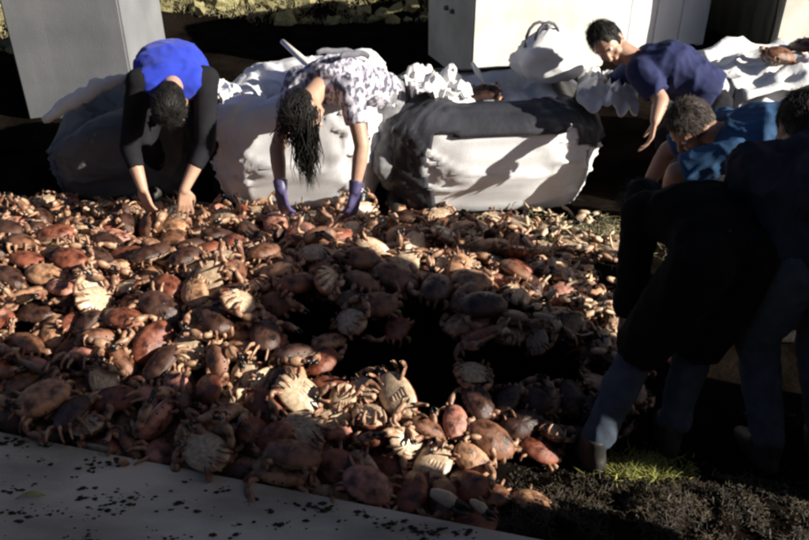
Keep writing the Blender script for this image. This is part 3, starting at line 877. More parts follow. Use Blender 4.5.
# left, bent over in the blue top
P1 = J_(pelvis=V3(-1.315, 4.74, .78), shoulder=at_y(173, 80, 4.30), head=at_y(171, 106, 4.09), lat=V3(1, .02, 0), face=V3(.05, .30, -.95), crown=V3(0, -.95, -.3),
        elbow=[at_y(130, 148, 4.17), at_y(205, 145, 4.19)], wrist=[at_y(143, 189, 4.04), at_y(184, 190, 4.04)],
        hand=[(V3(.12, -.1, -1), V3(.5, .9, 0), -1, .35), (V3(-.05, -.1, -1), V3(-.5, .9, 0), 1, .35)],
        knee=[V3(-1.49, 4.56, .43), V3(-1.13, 4.56, .43)], ankle=[V3(-1.49, 4.80, .09), V3(-1.13, 4.80, .09)], toe=[V3(-.2, -1, 0), V3(.2, -1, 0)], arch=V3(0, 0, .05), girth=1.02)
person('person in royal blue top stooping beside the grey sack at left with head down', P1, dict(skin=M_SKINP, top=M_BLUE, trousers=M_DARKC, hair=M_HAIR, sleeve=[0, 0], hem=-.22, top_name='vest', wr=.006, loose=.026, under=(M_DARKC, 1.5, True)), seed=1)
# centre, patterned top and long dark hair
P2 = J_(pelvis=at_y(374, 93, 4.72), shoulder=at_y(324, 84, 4.32), head=at_y(303, 112, 4.10), lat=V3(.86, -.42, 0), face=V3(.5, -.25, -.8), crown=V3(-.35, -.85, -.25),
        elbow=[at_y(277, 150, 4.16), at_y(362, 146, 4.10)], wrist=[at_y(281, 189, 4.04), at_y(355, 190, 4.00)],
        hand=[(V3(.05, -.1, -1), V3(.6, .8, 0), -1, .4), (V3(-.12, -.15, -1), V3(-.7, .7, 0), 1, .45)],
        knee=[at_y(345, 160, 4.62), at_y(385, 165, 4.50)], ankle=[V3(-.36, 4.72, .09), V3(-.06, 4.62, .09)], toe=[V3(-.3, -1, 0), V3(.1, -1, 0)], arch=V3(0, 0, .05))
person('long haired person in white patterned top with dark straps bending over the heap', P2, dict(skin=M_SKINP, top=M_PATT, trousers=M_GREYT, hair=M_HAIR, sleeve=[.62, .62], glove=(0, 1), glove_mat=M_GLOVE, long_hair=V3(-.6, -.2, 0), straps=True), seed=2)
# back right, navy T-shirt, lit face
P3 = J_(pelvis=at_y(706, 96, 4.42), shoulder=at_y(645, 64, 4.55), head=at_y(607, 42, 4.62), lat=V3(.2, .97, 0), face=V3(.2, -.75, -.65), crown=V3(-.72, -.12, .62),
        elbow=[at_y(661, 100, 4.28), at_y(620, 80, 4.80)], wrist=[at_y(655, 121, 4.16), at_y(596, 86, 4.80)],
        hand=[(V3(-.1, -.2, -1), V3(-.9, .2, 0), 1, .45), (V3(-1, -.1, -.2), V3(0, .2, -1), 1, .8)],
        knee=[V3(1.45, 4.30, .42), V3(1.52, 4.62, .42)], ankle=[V3(1.62, 4.30, .09), V3(1.62, 4.60, .09)], toe=[V3(-1, -.2, 0), V3(-1, .1, 0)], arch=V3(0, 0, .05))
person('dark haired man in navy T-shirt leaning over the sacks with face in sun', P3, dict(skin=M_SKINP, top=M_NAVY, trousers=M_DARKC, hair=M_HAIR, sleeve=[.8, 1.5], hem=-.1, loose=.024, under=(M_UNDER, .1, True)), seed=3)
# right, grey brown hair, mid blue back
P4 = J_(pelvis=at_y(826, 160, 3.42), shoulder=at_y(730, 138, 3.50), head=at_y(690, 125, 3.55), lat=V3(.2, .97, 0), face=V3(-.45, -.35, -.8), crown=V3(-.72, -.25, .6),
        elbow=[at_y(676, 172, 3.36), at_y(668, 150, 3.75)], wrist=[at_y(667, 196, 3.40), at_y(645, 190, 3.72)],
        hand=[(V3(-.3, .2, -1), V3(-.3, .9, 0), 1, .5), (V3(-.2, 0, -1), V3(-.2, -.9, 0), -1, .5)],
        knee=[V3(1.68, 3.22, .45), V3(1.72, 3.55, .45)], ankle=[V3(1.86, 3.25, .09), V3(1.86, 3.55, .09)], toe=[V3(-1, 0, 0), V3(-1, 0, 0)], arch=V3(0, 0, .05), girth=1.05)
person('grey brown haired person in mid blue shirt bending to the left behind the others', P4, dict(skin=M_SKIN, top=M_TEAL, trousers=M_DARKC, hair=M_HAIRB, sleeve=[.9, .9], hem=-.2), seed=4)
# near right, all in black, stooping away from us
P5 = J_(pelvis=V3(1.10, 2.58, .90), shoulder=V3(1.04, 2.86, .92), head=V3(.945, 2.98, .84), lat=V3(.93, .36, 0), face=V3(-.35, .35, -.87), crown=V3(-.5, .75, .42),
        elbow=[V3(.885, 2.80, .62), V3(1.22, 2.98, .60)], wrist=[V3(.91, 2.92, .40), V3(1.12, 3.10, .35)],
        hand=[(V3(0, .1, -1), V3(.8, -.4, 0), 1, .5), (V3(-.1, .1, -1), V3(-.8, -.4, 0), -1, .5)],
        knee=[V3(.92, 2.64, .48), V3(1.13, 2.66, .48)], ankle=[V3(.735, 2.45, .09), V3(1.06, 2.54, .09)], toe=[V3(-.3, 1, 0), V3(.1, 1, 0)], arch=V3(0, -.01, .04), girth=.97)
person('person in long black coat and blue jeans stooping at the right end of heap', P5, dict(skin=M_SKIN, top=M_BLACKC, trousers=M_JEANS, hair=M_HAIR, sleeve=[1.95, 1.95], coat=.12, loose=.022, top_name='coat', wr=.007), seed=5)
# right edge, navy hooded top
P6 = J_(pelvis=V3(1.43, 2.56, .91), shoulder=V3(1.40, 2.80, 1.13), head=V3(1.445, 2.94, 1.22), lat=V3(1, .08, 0), face=V3(-.15, .7, -.7), crown=V3(0, .6, .75),
        elbow=[V3(1.22, 2.74, .87), V3(1.70, 2.72, .90)], wrist=[V3(1.33, 2.66, .70), V3(1.66, 2.92, .78)],
        hand=[(V3(.05, 0, -1), V3(.8, .4, 0), 1, .5), (V3(-.2, .6, -.7), V3(-.8, -.2, 0), -1, .4)],
        knee=[V3(1.34, 2.62, .49), V3(1.56, 2.60, .50)], ankle=[V3(1.405, 2.44, .09), V3(1.64, 2.47, .09)], toe=[V3(-.2, 1, 0), V3(.2, 1, 0)], arch=V3(0, -.04, .02), girth=1.05)
person('person in dark navy hooded top and jeans standing with back turned at right edge', P6, dict(skin=M_SKIN, top=M_HOOD, trousers=M_JEANS, hair=M_HAIR, sleeve=[1.92, 1.92], hood=True, top_name='hooded_top', loose=.028, wr=.016, glove=(0,), glove_mat=M_CLOTHW), seed=6)
finish_figures()
CRABS = [
 ((0,118,-269,3898,159,229,176,943,-164,2), 'large tan crab, belly up, facing sacks, under patterned top, right one of two'),
 ((1,80,87,2487,152,80,241,71,965,3), 'small brown crab, shell up, facing slab, nearer than middle hollow'),
 ((3,88,531,2469,45,974,70,137,-166,0), 'small reddish brown crab, shell up, facing sacks, beside person in black'),
 ((6,105,-1430,2938,164,883,160,-126,422,0), 'reddish brown crab, shell up, facing left, at far left, left one of two'),
 ((3,88,414,2636,157,861,-140,-199,446,1), 'small dark brown crab, shell up, facing left, nearer than middle hollow'),
 ((1,110,-926,2434,72,436,-293,59,-849,4), 'large pinkish crab, shell up, facing right, beside grey slab'),
 ((3,118,-762,2378,30,997,58,-3,-55,2), 'large tan crab, shell up, facing sacks, beside grey slab'),
 ((4,105,-1208,3445,227,803,9,-13,-596,2), 'tan crab, shell up, facing right, left of middle hollow, left one of two'),
 ((0,105,-442,2289,25,232,3,-39,972,4), 'pinkish crab, shell up, facing slab, beside grey slab, left one of two'),
 ((1,100,-1005,2441,26,881,57,10,-470,4), 'pinkish crab, shell up, facing right, beside grey slab'),
 ((3,110,-882,3088,232,996,16,3,-85,2), 'large tan crab, shell up, facing sacks, left of middle hollow'),
 ((4,100,-934,2585,69,942,157,-103,278,4), 'pinkish crab, shell up, facing sacks, beside grey slab'),
 ((5,100,-692,2606,158,664,-622,-384,-157,1), 'dark brown crab, on edge, facing right, left of middle hollow'),
 ((3,105,-712,3008,223,103,21,-8,994,2), 'tan crab, shell up, facing slab, left of middle hollow'),
 ((7,110,-919,2738,138,411,34,-214,886,1), 'large dark brown crab, shell up, facing left, left of middle hollow, left one of two'),
 ((3,88,832,3889,40,2,-607,795,-2,1), 'small dark brown crab, belly up, facing left, before sunlit white sack, right one of two'),
 ((5,118,279,3058,225,968,-6,-18,250,2), 'large tan crab, shell up, facing sacks, in middle hollow'),
 ((7,100,839,2741,36,988,101,77,89,3), 'brown crab, shell up, facing sacks, beside person in black, left one of two'),
 ((5,118,234,2124,26,999,15,-5,-31,0), 'large reddish brown crab, shell up, facing sacks, beside grey slab, middle of three'),
 ((2,100,475,3489,160,206,127,140,960,4), 'pinkish crab, shell up, facing slab, before sunlit white sack'),
 ((7,110,-544,4328,49,2,978,-206,0,1), 'large dark brown crab, belly up, facing slab, under patterned top'),
 ((2,80,-574,2940,212,994,29,5,109,0), 'small reddish brown crab, shell up, facing sacks, left of middle hollow'),
 ((3,88,318,2246,33,38,-50,108,-992,3), 'small brown crab, shell up, facing slab, beside grey slab'),
 ((6,80,199,2522,148,705,127,-154,680,4), 'small pinkish crab, shell up, facing left, nearer than middle hollow'),
 ((0,95,-609,3052,243,151,221,256,929,4), 'pinkish crab, shell up, facing slab, left of middle hollow'),
 ((1,110,-1319,2863,203,872,-262,121,394,4), 'large pinkish crab, shell up, facing left, at far left'),
 ((5,118,-1160,2441,72,823,-535,23,-191,0), 'large reddish brown crab, on edge, claws down, beside grey slab'),
 ((3,118,-407,4122,74,595,280,-403,-637,0), 'large reddish brown crab, on edge, claws up, under patterned top, left one of two'),
 ((4,88,-583,2363,66,710,691,-126,-48,2), 'small tan crab, on edge, claws up, beside grey slab'),
 ((5,88,-337,2822,208,828,48,-56,556,0), 'small reddish brown crab, shell up, facing left, in middle hollow, left one of two'),
 ((6,105,-1211,3199,224,501,-6,-13,866,0), 'reddish brown crab, shell up, facing left, at far left, right one of two'),
 ((0,95,-1117,3553,229,603,-25,-9,797,2), 'tan crab, shell up, facing left, under patterned top'),
 ((2,105,-1545,3242,231,970,-8,6,-243,1), 'dark brown crab, shell up, facing sacks, at far left'),
 ((3,88,464,2981,232,104,499,-860,33,2), 'small tan crab, belly up, facing left, in middle hollow'),
 ((4,118,920,3002,99,890,-177,160,-388,3), 'large brown crab, shell up, facing sacks, beside person in black'),
 ((5,118,521,3333,202,70,-819,-538,184,1), 'large dark brown crab, belly up, facing right, before sunlit white sack, right one of two'),
 ((1,110,-1191,3824,186,667,-45,57,-741,3), 'large brown crab, shell up, facing right, under person in blue, right one of two'),
 ((2,80,977,2806,17,851,-3,7,-525,3), 'small brown crab, shell up, facing right, beside person in black'),
 ((6,95,694,2750,74,705,200,-4,680,1), 'dark brown crab, shell up, facing left, beside person in black, right one of two'),
 ((5,100,-117,2453,141,345,923,144,84,0), 'reddish brown crab, belly up, facing slab, nearer than middle hollow'),
 ((2,110,-138,2525,189,99,609,778,-118,0), 'large reddish brown crab, belly up, facing right, nearer than middle hollow'),
 ((4,100,469,3737,130,179,78,-975,102,4), 'pinkish crab, belly up, facing sacks, before sunlit white sack'),
 ((5,88,-1290,3324,250,94,-320,940,-65,1), 'small dark brown crab, belly up, facing sacks, at far left'),
 ((7,95,861,3092,45,55,-148,27,-987,4), 'pinkish crab, shell up, facing slab, beside person in black'),
 ((3,118,726,3877,46,713,-145,-169,665,3), 'large brown crab, shell up, facing left, before sunlit white sack'),
 ((0,105,957,2796,74,689,7,4,725,3), 'brown crab, shell up, facing left, beside person in black'),
 ((6,95,276,3187,282,896,10,-134,423,3), 'brown crab, shell up, facing left, before sunlit white sack'),
 ((2,100,478,2208,22,356,10,-10,934,2), 'tan crab, shell up, facing slab, beside grey slab, right one of two'),
 ((3,95,-1113,4126,111,133,716,-677,101,1), 'dark brown crab, belly up, facing left, under person in blue'),
 ((4,105,-1370,2604,97,287,96,-931,206,1), 'dark brown crab, belly up, facing sacks, beside grey slab, left one of two'),
 ((1,80,-1052,2427,115,261,366,220,866,3), 'small brown crab, on edge, facing slab, beside grey slab'),
 ((4,95,765,4031,43,0,295,955,0,3), 'brown crab, belly up, facing sacks, before sunlit white sack'),
 ((7,110,311,3553,226,65,-531,-834,135,0), 'large reddish brown crab, belly up, facing right, before sunlit white sack, left one of two'),
 ((0,105,-1659,3349,290,156,78,-96,980,2), 'tan crab, shell up, facing slab, at far left, right one of two'),
 ((1,88,-458,2752,185,803,151,64,-572,2), 'small tan crab, shell up, facing right, in middle hollow'),
 ((4,88,-1013,3477,254,11,786,618,12,0), 'small reddish brown crab, belly up, facing right, left of middle hollow'),
 ((6,110,-135,4274,63,253,940,-222,56,2), 'large tan crab, belly up, facing slab, under patterned top'),
 ((0,110,-909,2875,223,34,-437,-882,-173,0), 'large reddish brown crab, belly up, facing right, left of middle hollow'),
 ((3,110,-875,3552,264,29,911,411,-19,1), 'large dark brown crab, belly up, facing right, under person in blue'),
 ((0,100,-988,3624,244,970,-112,-179,119,0), 'reddish brown crab, shell up, facing sacks, under person in blue, rightmost of three'),
 ((1,110,-1556,2835,161,820,-552,144,-45,4), 'large pinkish crab, on edge, claws down, at far left'),
 ((4,88,-247,2460,147,145,512,-636,558,4), 'small pinkish crab, on edge, facing left, nearer than middle hollow'),
 ((5,110,1049,3318,40,313,-55,205,926,4), 'large pinkish crab, shell up, facing slab, beside person in black'),
 ((7,118,666,3210,148,220,-15,-131,-967,0), 'large reddish brown crab, shell up, facing slab, beside person in black'),
 ((0,105,-223,3167,262,880,274,309,234,1), 'dark brown crab, on edge, facing sacks, in middle hollow'),
 ((2,88,587,2546,91,12,717,649,-254,3), 'small brown crab, belly up, facing right, beside person in black'),
 ((4,88,-1346,2710,129,920,274,-66,270,0), 'small reddish brown crab, shell up, facing sacks, beside grey slab, left one of two'),
 ((6,105,-1795,3475,292,964,-139,43,-223,0), 'reddish brown crab, shell up, facing sacks, under person in blue, leftmost of three'),
 ((0,110,-1379,3176,275,330,369,-821,-283,4), 'large pinkish crab, belly up, facing sacks, at far left'),
 ((1,88,-1513,3874,177,962,248,116,3,4), 'small pinkish crab, shell up, facing sacks, under person in blue, right one of two'),
 ((4,105,-614,2309,75,216,39,-696,683,1), 'dark brown crab, on edge, claws down, beside grey slab'),
 ((6,110,108,2346,99,114,-494,848,156,1), 'large dark brown crab, belly up, facing left, nearer than middle hollow'),
 ((0,100,828,3566,67,138,161,-204,-956,1), 'dark brown crab, shell up, facing slab, before sunlit white sack, left one of two'),
 ((1,100,-1156,3015,236,24,-590,-801,-100,1), 'dark brown crab, belly up, facing right, left of middle hollow'),
 ((3,88,-31,3037,217,763,16,3,646,0), 'small reddish brown crab, shell up, facing left, in middle hollow, right one of two'),
 ((5,88,-1375,3396,223,478,-4,-3,-878,4), 'small pinkish crab, shell up, facing right, at far left'),
 ((6,118,-1661,3782,224,56,518,842,-138,0), 'large reddish brown crab, belly up, facing right, under person in blue'),
 ((3,88,-537,4091,78,2,-405,838,367,3), 'small brown crab, belly up, facing left, under patterned top'),
 ((1,80,857,3181,88,380,515,711,-291,3), 'small brown crab, on edge, facing right, beside person in black'),
 ((2,105,-1429,3286,290,409,-252,-868,-129,4), 'pinkish crab, belly up, facing sacks, at far left'),
 ((3,100,-73,2373,64,947,187,14,-260,0), 'reddish brown crab, shell up, facing sacks, beside grey slab'),
 ((3,110,737,3123,167,915,289,267,93,1), 'large dark brown crab, on edge, facing sacks, beside person in black'),
 ((4,95,-310,2689,176,76,-30,-178,981,0), 'reddish brown crab, shell up, facing slab, in middle hollow, left one of two'),
 ((5,100,-1185,2596,100,732,-58,-73,674,1), 'dark brown crab, shell up, facing left, beside grey slab, right one of two'),
 ((7,118,-460,2300,108,33,104,14,994,2), 'large tan crab, shell up, facing slab, beside grey slab, right one of two'),
 ((1,105,-588,2912,276,777,-60,105,-617,1), 'dark brown crab, shell up, facing right, left of middle hollow'),
 ((3,110,-722,4265,69,874,361,225,-235,1), 'large dark brown crab, on edge, facing sacks, under patterned top'),
 ((6,95,-1532,3046,197,669,96,-147,722,2), 'tan crab, shell up, facing left, at far left'),
 ((3,118,-1781,2856,169,70,670,735,-72,0), 'large reddish brown crab, belly up, facing right, at far left'),
 ((4,80,-677,3422,259,798,-528,-211,201,2), 'small tan crab, on edge, claws down, left of middle hollow'),
 ((6,105,-462,2835,237,336,-69,-240,-908,1), 'dark brown crab, shell up, facing slab, in middle hollow'),
 ((3,100,-1757,3755,273,178,3,135,-975,0), 'reddish brown crab, shell up, facing slab, under person in blue'),
 ((4,80,-326,2951,212,150,9,-5,-989,2), 'small tan crab, shell up, facing slab, in middle hollow'),
 ((6,118,-1350,3611,225,998,-25,-10,-53,0), 'large reddish brown crab, shell up, facing sacks, under person in blue'),
 ((7,118,403,3808,151,932,-329,-145,-51,2), 'large tan crab, shell up, facing sacks, before sunlit white sack'),
 ((3,118,-1529,2549,107,457,360,-652,486,1), 'large dark brown crab, on edge, facing left, beside grey slab'),
 ((4,118,1048,3055,24,776,0,0,630,3), 'large brown crab, shell up, facing left, beside person in black'),
 ((5,118,-1555,2615,147,105,-185,-446,-869,1), 'large dark brown crab, on edge, facing slab, beside grey slab'),
 ((6,95,-856,3693,265,545,-182,68,815,0), 'reddish brown crab, shell up, facing left, under patterned top'),
 ((0,95,917,3790,20,68,-1,1,-998,1), 'dark brown crab, shell up, facing slab, before sunlit white sack, right one of two'),
 ((1,95,-1647,3151,220,121,-15,-90,988,1), 'dark brown crab, shell up, facing slab, at far left, right one of two'),
 ((6,118,-313,2351,69,516,-89,-388,758,0), 'large reddish brown crab, on edge, facing left, beside grey slab'),
 ((7,95,-743,3662,246,851,-506,-141,7,0), 'reddish brown crab, on edge, claws down, under patterned top'),
 ((0,105,-95,3320,225,458,-3,-14,-889,0), 'reddish brown crab, shell up, facing right, in middle hollow, right one of two'),
 ((1,110,-1227,4042,96,966,123,-154,-168,3), 'large brown crab, shell up, facing sacks, under person in blue'),
 ((3,118,-816,2471,127,321,-723,-164,590,2), 'large tan crab, on edge, facing slab, beside grey slab'),
 ((4,95,583,2695,99,801,131,-41,583,1), 'dark brown crab, shell up, facing left, beside person in black, left one of two'),
 ((7,105,326,2926,251,151,141,-336,-919,0), 'reddish brown crab, shell up, facing slab, in middle hollow, right one of two'),
 ((3,105,-674,2465,120,653,176,367,638,1), 'dark brown crab, on edge, facing left, beside grey slab'),
 ((4,100,-667,3864,186,34,-729,334,-596,1), 'dark brown crab, on edge, facing slab, under patterned top'),
 ((5,80,60,2142,30,959,101,138,-227,0), 'small reddish brown crab, shell up, facing sacks, beside grey slab, right one of two'),
 ((6,118,-1252,4013,158,247,-143,-136,949,2), 'large tan crab, shell up, facing slab, under person in blue'),
 ((0,105,-768,2782,214,552,535,44,-638,3), 'brown crab, on edge, facing right, left of middle hollow'),
 ((1,95,-266,2221,63,79,-200,-665,715,2), 'tan crab, on edge, claws down, beside grey slab'),
 ((2,105,194,4370,47,0,944,329,0,0), 'reddish brown crab, belly up, facing slab, before sunlit white sack'),
 ((6,100,623,4125,21,698,0,0,-716,3), 'brown crab, shell up, facing right, before sunlit white sack, left one of two'),
 ((0,100,-281,4043,135,143,-913,-379,46,2), 'tan crab, belly up, facing right, under patterned top'),
 ((2,100,-580,3169,253,927,321,-193,-18,3), 'brown crab, shell up, facing sacks, left of middle hollow'),
 ((3,105,-822,3219,262,264,171,-293,-903,1), 'dark brown crab, shell up, facing slab, left of middle hollow'),
 ((4,95,-289,2518,143,486,-856,-167,-50,0), 'reddish brown crab, on edge, claws down, nearer than middle hollow'),
 ((5,118,1017,3485,24,335,0,0,-942,1), 'large dark brown crab, shell up, facing slab, beside person in black'),
 ((7,110,-825,3951,147,530,298,154,779,1), 'large dark brown crab, shell up, facing left, under patterned top'),
 ((0,100,293,2611,173,585,97,-10,805,1), 'dark brown crab, shell up, facing left, nearer than middle hollow'),
 ((5,100,-235,3009,281,215,359,873,251,2), 'tan crab, belly up, facing sacks, in middle hollow'),
 ((6,105,-237,4349,66,204,155,-815,-519,3), 'brown crab, on edge, claws up, under patterned top, rightmost of three'),
 ((2,88,-671,3532,303,963,-21,20,269,3), 'small brown crab, shell up, facing sacks, under patterned top'),
 ((4,80,571,3633,158,253,134,152,946,0), 'small reddish brown crab, shell up, facing slab, before sunlit white sack'),
 ((6,95,-1671,2812,153,729,39,584,356,0), 'reddish brown crab, on edge, facing sacks, at far left'),
 ((7,100,-529,3443,253,779,-325,312,-435,2), 'tan crab, on edge, facing right, under patterned top'),
 ((0,110,-1079,2569,98,766,303,225,521,3), 'large brown crab, shell up, facing left, beside grey slab'),
 ((1,80,-1440,2594,56,184,-373,-894,164,0), 'small reddish brown crab, belly up, facing sacks, beside grey slab'),
 ((3,110,647,3719,101,94,-279,911,-289,0), 'large reddish brown crab, belly up, facing sacks, before sunlit white sack'),
 ((5,100,-120,2198,48,147,-195,-267,932,1), 'dark brown crab, shell up, facing slab, beside grey slab'),
 ((6,118,-1359,4006,179,702,330,-263,-574,3), 'large brown crab, on edge, facing right, under person in blue'),
 ((7,88,844,2859,65,156,-57,-986,7,4), 'small pinkish crab, belly up, facing sacks, beside person in black'),
 ((0,118,-403,2457,177,238,-968,49,-58,4), 'large pinkish crab, belly up, facing slab, beside grey slab'),
 ((4,100,-288,3531,260,595,-31,18,803,3), 'brown crab, shell up, facing left, under patterned top'),
 ((5,80,-499,2691,219,869,102,-143,462,1), 'small dark brown crab, shell up, facing left, left of middle hollow'),
 ((6,118,148,3243,285,837,68,95,535,1), 'large dark brown crab, shell up, facing left, before sunlit white sack'),
 ((0,95,921,3628,21,948,-7,6,-318,2), 'tan crab, shell up, facing sacks, before sunlit white sack, right one of two'),
 ((1,110,-1022,2645,152,602,-456,188,-628,4), 'large pinkish crab, on edge, facing right, left of middle hollow'),
 ((2,110,-822,4387,49,0,-176,-984,-1,2), 'large tan crab, belly up, facing sacks, under patterned top, left one of two'),
 ((4,118,935,4066,53,0,-1000,-9,0,4), 'large pinkish crab, belly up, facing slab, before sunlit white sack'),
 ((0,105,-371,4368,66,495,677,490,238,3), 'brown crab, on edge, claws up, under patterned top, middle of three'),
 ((3,105,-403,3371,251,664,332,-58,-667,0), 'reddish brown crab, shell up, facing right, in middle hollow, left one of two'),
 ((4,118,342,3089,307,128,-59,108,-984,1), 'large dark brown crab, shell up, facing slab, in middle hollow'),
 ((7,88,-567,2704,204,470,-750,-331,327,1), 'small dark brown crab, on edge, claws down, left of middle hollow'),
 ((0,105,-712,2504,189,347,57,-231,-907,2), 'tan crab, shell up, facing slab, beside grey slab, left one of two'),
 ((1,95,635,3993,64,847,257,62,461,4), 'pinkish crab, shell up, facing left, before sunlit white sack'),
 ((2,110,660,4274,49,0,959,-284,0,0), 'large reddish brown crab, belly up, facing slab, before sunlit white sack'),
 ((3,80,-1451,3069,228,550,-233,226,-770,0), 'small reddish brown crab, shell up, facing right, at far left'),
 ((4,105,-1588,4300,107,28,30,999,15,3), 'brown crab, belly up, facing sacks, under person in blue'),
 ((6,80,-528,3571,238,867,-294,300,-270,0), 'small reddish brown crab, on edge, facing sacks, under patterned top'),
 ((0,100,-1231,2736,187,320,-510,-796,-59,1), 'dark brown crab, belly up, facing right, at far left'),
 ((1,110,-1994,3514,318,107,-102,-15,-989,1), 'large dark brown crab, shell up, facing slab, under person in blue, left one of two'),
 ((2,118,-965,2525,173,480,721,349,358,4), 'large pinkish crab, on edge, claws up, beside grey slab'),
 ((3,110,-485,3261,304,355,-115,11,-928,0), 'large reddish brown crab, shell up, facing slab, in middle hollow'),
 ((6,100,-658,2745,194,148,-622,760,118,2), 'tan crab, belly up, facing left, left of middle hollow'),
 ((0,110,98,3599,231,22,-115,-148,-982,2), 'large tan crab, shell up, facing slab, under patterned top'),
 ((1,110,-1806,3845,201,716,73,323,615,1), 'large dark brown crab, shell up, facing left, under person in blue, leftmost of three'),
 ((3,95,15,2414,143,322,-15,-881,-345,3), 'brown crab, belly up, facing sacks, nearer than middle hollow'),
 ((4,105,841,3348,118,868,-108,126,-469,3), 'brown crab, shell up, facing right, beside person in black, right one of two'),
 ((5,88,-977,4074,84,571,813,-93,67,3), 'small brown crab, on edge, claws up, under person in blue'),
 ((7,105,-1462,3511,259,910,21,288,-296,1), 'dark brown crab, shell up, facing sacks, under person in blue, middle of three'),
 ((0,110,-550,4019,141,444,-104,68,887,4), 'large pinkish crab, shell up, facing left, under patterned top'),
 ((1,100,-1403,4305,120,2,1000,13,6,1), 'dark brown crab, belly up, facing slab, under person in blue'),
 ((4,105,-571,2443,145,301,347,-208,864,0), 'reddish brown crab, on edge, facing slab, beside grey slab'),
 ((7,110,568,3756,178,141,559,756,-311,0), 'large reddish brown crab, belly up, facing right, before sunlit white sack, right one of two'),
 ((1,110,181,4123,68,8,-223,157,-962,1), 'large dark brown crab, shell up, facing slab, before sunlit white sack'),
 ((4,105,-1673,3903,189,139,-234,-548,-791,2), 'tan crab, on edge, claws up, under person in blue'),
 ((5,105,764,3468,97,926,302,-12,225,4), 'pinkish crab, shell up, facing sacks, before sunlit white sack'),
 ((6,88,198,3500,246,172,619,-718,-268,1), 'small dark brown crab, belly up, facing left, before sunlit white sack, left one of two'),
 ((0,105,-550,2574,180,386,50,-284,876,0), 'reddish brown crab, shell up, facing left, left of middle hollow, right one of two'),
 ((1,118,-547,3816,211,728,-138,52,-670,0), 'large reddish brown crab, shell up, facing right, under patterned top'),
 ((2,100,-1088,3704,223,937,-296,-157,-95,1), 'dark brown crab, shell up, facing sacks, under person in blue, rightmost of three'),
 ((3,100,-1684,3545,272,918,-157,113,-346,1), 'dark brown crab, shell up, facing sacks, under person in blue, leftmost of three'),
 ((4,118,-40,3317,294,970,114,162,-143,3), 'large brown crab, shell up, facing sacks, in middle hollow, right one of two'),
 ((1,80,-1580,4227,129,745,170,-143,629,1), 'small dark brown crab, shell up, facing left, under person in blue'),
 ((2,110,-777,2651,207,285,-359,-259,850,0), 'large reddish brown crab, on edge, facing slab, left of middle hollow'),
 ((3,88,-440,4234,66,335,-92,-689,-636,1), 'small dark brown crab, on edge, claws up, under patterned top'),
 ((6,105,-227,2289,132,284,162,-379,866,0), 'reddish brown crab, on edge, facing left, beside grey slab, left one of two'),
 ((7,118,-1427,2593,211,334,-7,178,-926,2), 'large tan crab, shell up, facing slab, beside grey slab, left one of two'),
 ((3,88,-866,2575,179,756,132,641,8,1), 'small dark brown crab, on edge, facing sacks, beside grey slab'),
 ((4,100,241,4247,36,144,-155,56,-976,3), 'brown crab, shell up, facing slab, before sunlit white sack'),
 ((5,118,-703,4132,135,89,-698,709,-34,2), 'large tan crab, belly up, facing left, under patterned top'),
 ((6,118,-745,2333,183,55,243,917,311,0), 'large reddish brown crab, belly up, facing sacks, beside grey slab'),
 ((7,105,472,3077,237,740,-234,-134,-616,3), 'brown crab, shell up, facing right, beside person in black, left one of two'),
 ((3,95,-1556,4117,149,996,-84,27,5,3), 'brown crab, shell up, facing sacks, under person in blue'),
 ((6,88,-41,4509,19,761,0,0,-649,2), 'small tan crab, shell up, facing right, under patterned top, right one of two'),
 ((7,100,-1244,3682,232,883,-310,145,-321,2), 'tan crab, shell up, facing sacks, under person in blue'),
 ((0,110,1115,3169,52,785,-317,-6,-533,0), 'large reddish brown crab, shell up, facing right, beside person in black'),
 ((1,110,-893,3289,311,556,-629,-404,-365,2), 'large tan crab, on edge, facing right, left of middle hollow'),
 ((2,88,-1339,3472,259,400,-204,-206,-869,2), 'small tan crab, shell up, facing right, under patterned top, left one of two'),
 ((7,110,-2018,3795,275,953,-121,-2,-277,1), 'large dark brown crab, shell up, facing sacks, under person in blue, right one of two'),
 ((2,118,-409,2598,225,245,-905,235,257,2), 'large tan crab, belly up, facing slab, nearer than middle hollow'),
 ((3,110,-1866,3595,316,868,-232,-33,-438,3), 'large brown crab, shell up, facing right, under person in blue, left one of two'),
 ((4,80,-1374,3026,257,473,169,117,-856,1), 'small dark brown crab, shell up, facing right, at far left'),
 ((5,95,518,2657,139,921,257,-150,-249,1), 'dark brown crab, shell up, facing sacks, beside person in black'),
 ((7,88,-1565,3990,172,974,-153,120,-115,0), 'small reddish brown crab, shell up, facing sacks, under person in blue'),
 ((0,80,-1550,3241,293,224,6,8,974,4), 'small pinkish crab, shell up, facing slab, at far left'),
 ((1,95,-1807,2999,191,126,-409,881,-201,1), 'dark brown crab, belly up, facing left, at far left'),
 ((3,95,-705,3300,268,4,908,-358,218,1), 'dark brown crab, belly up, facing slab, left of middle hollow'),
 ((6,110,-1613,2936,208,475,4,282,833,3), 'large brown crab, shell up, facing left, at far left'),
 ((7,118,-28,2594,217,440,-727,522,73,0), 'large reddish brown crab, belly up, facing left, nearer than middle hollow'),
 ((2,110,-1289,2939,236,346,-173,-286,-877,3), 'large brown crab, shell up, facing right, at far left'),
 ((3,95,1238,3064,43,1,379,925,-1,2), 'tan crab, belly up, facing sacks, beside person in black'),
 ((4,88,280,2746,219,105,-986,-77,101,1), 'small dark brown crab, belly up, facing slab, in middle hollow'),
 ((7,88,616,3464,135,749,134,-49,647,1), 'small dark brown crab, shell up, facing left, before sunlit white sack'),
 ((0,110,229,2248,77,932,54,-241,-265,0), 'large reddish brown crab, shell up, facing sacks, beside grey slab, rightmost of three'),
 ((1,88,-919,2684,187,876,213,40,-432,4), 'small pinkish crab, shell up, facing right, left of middle hollow'),
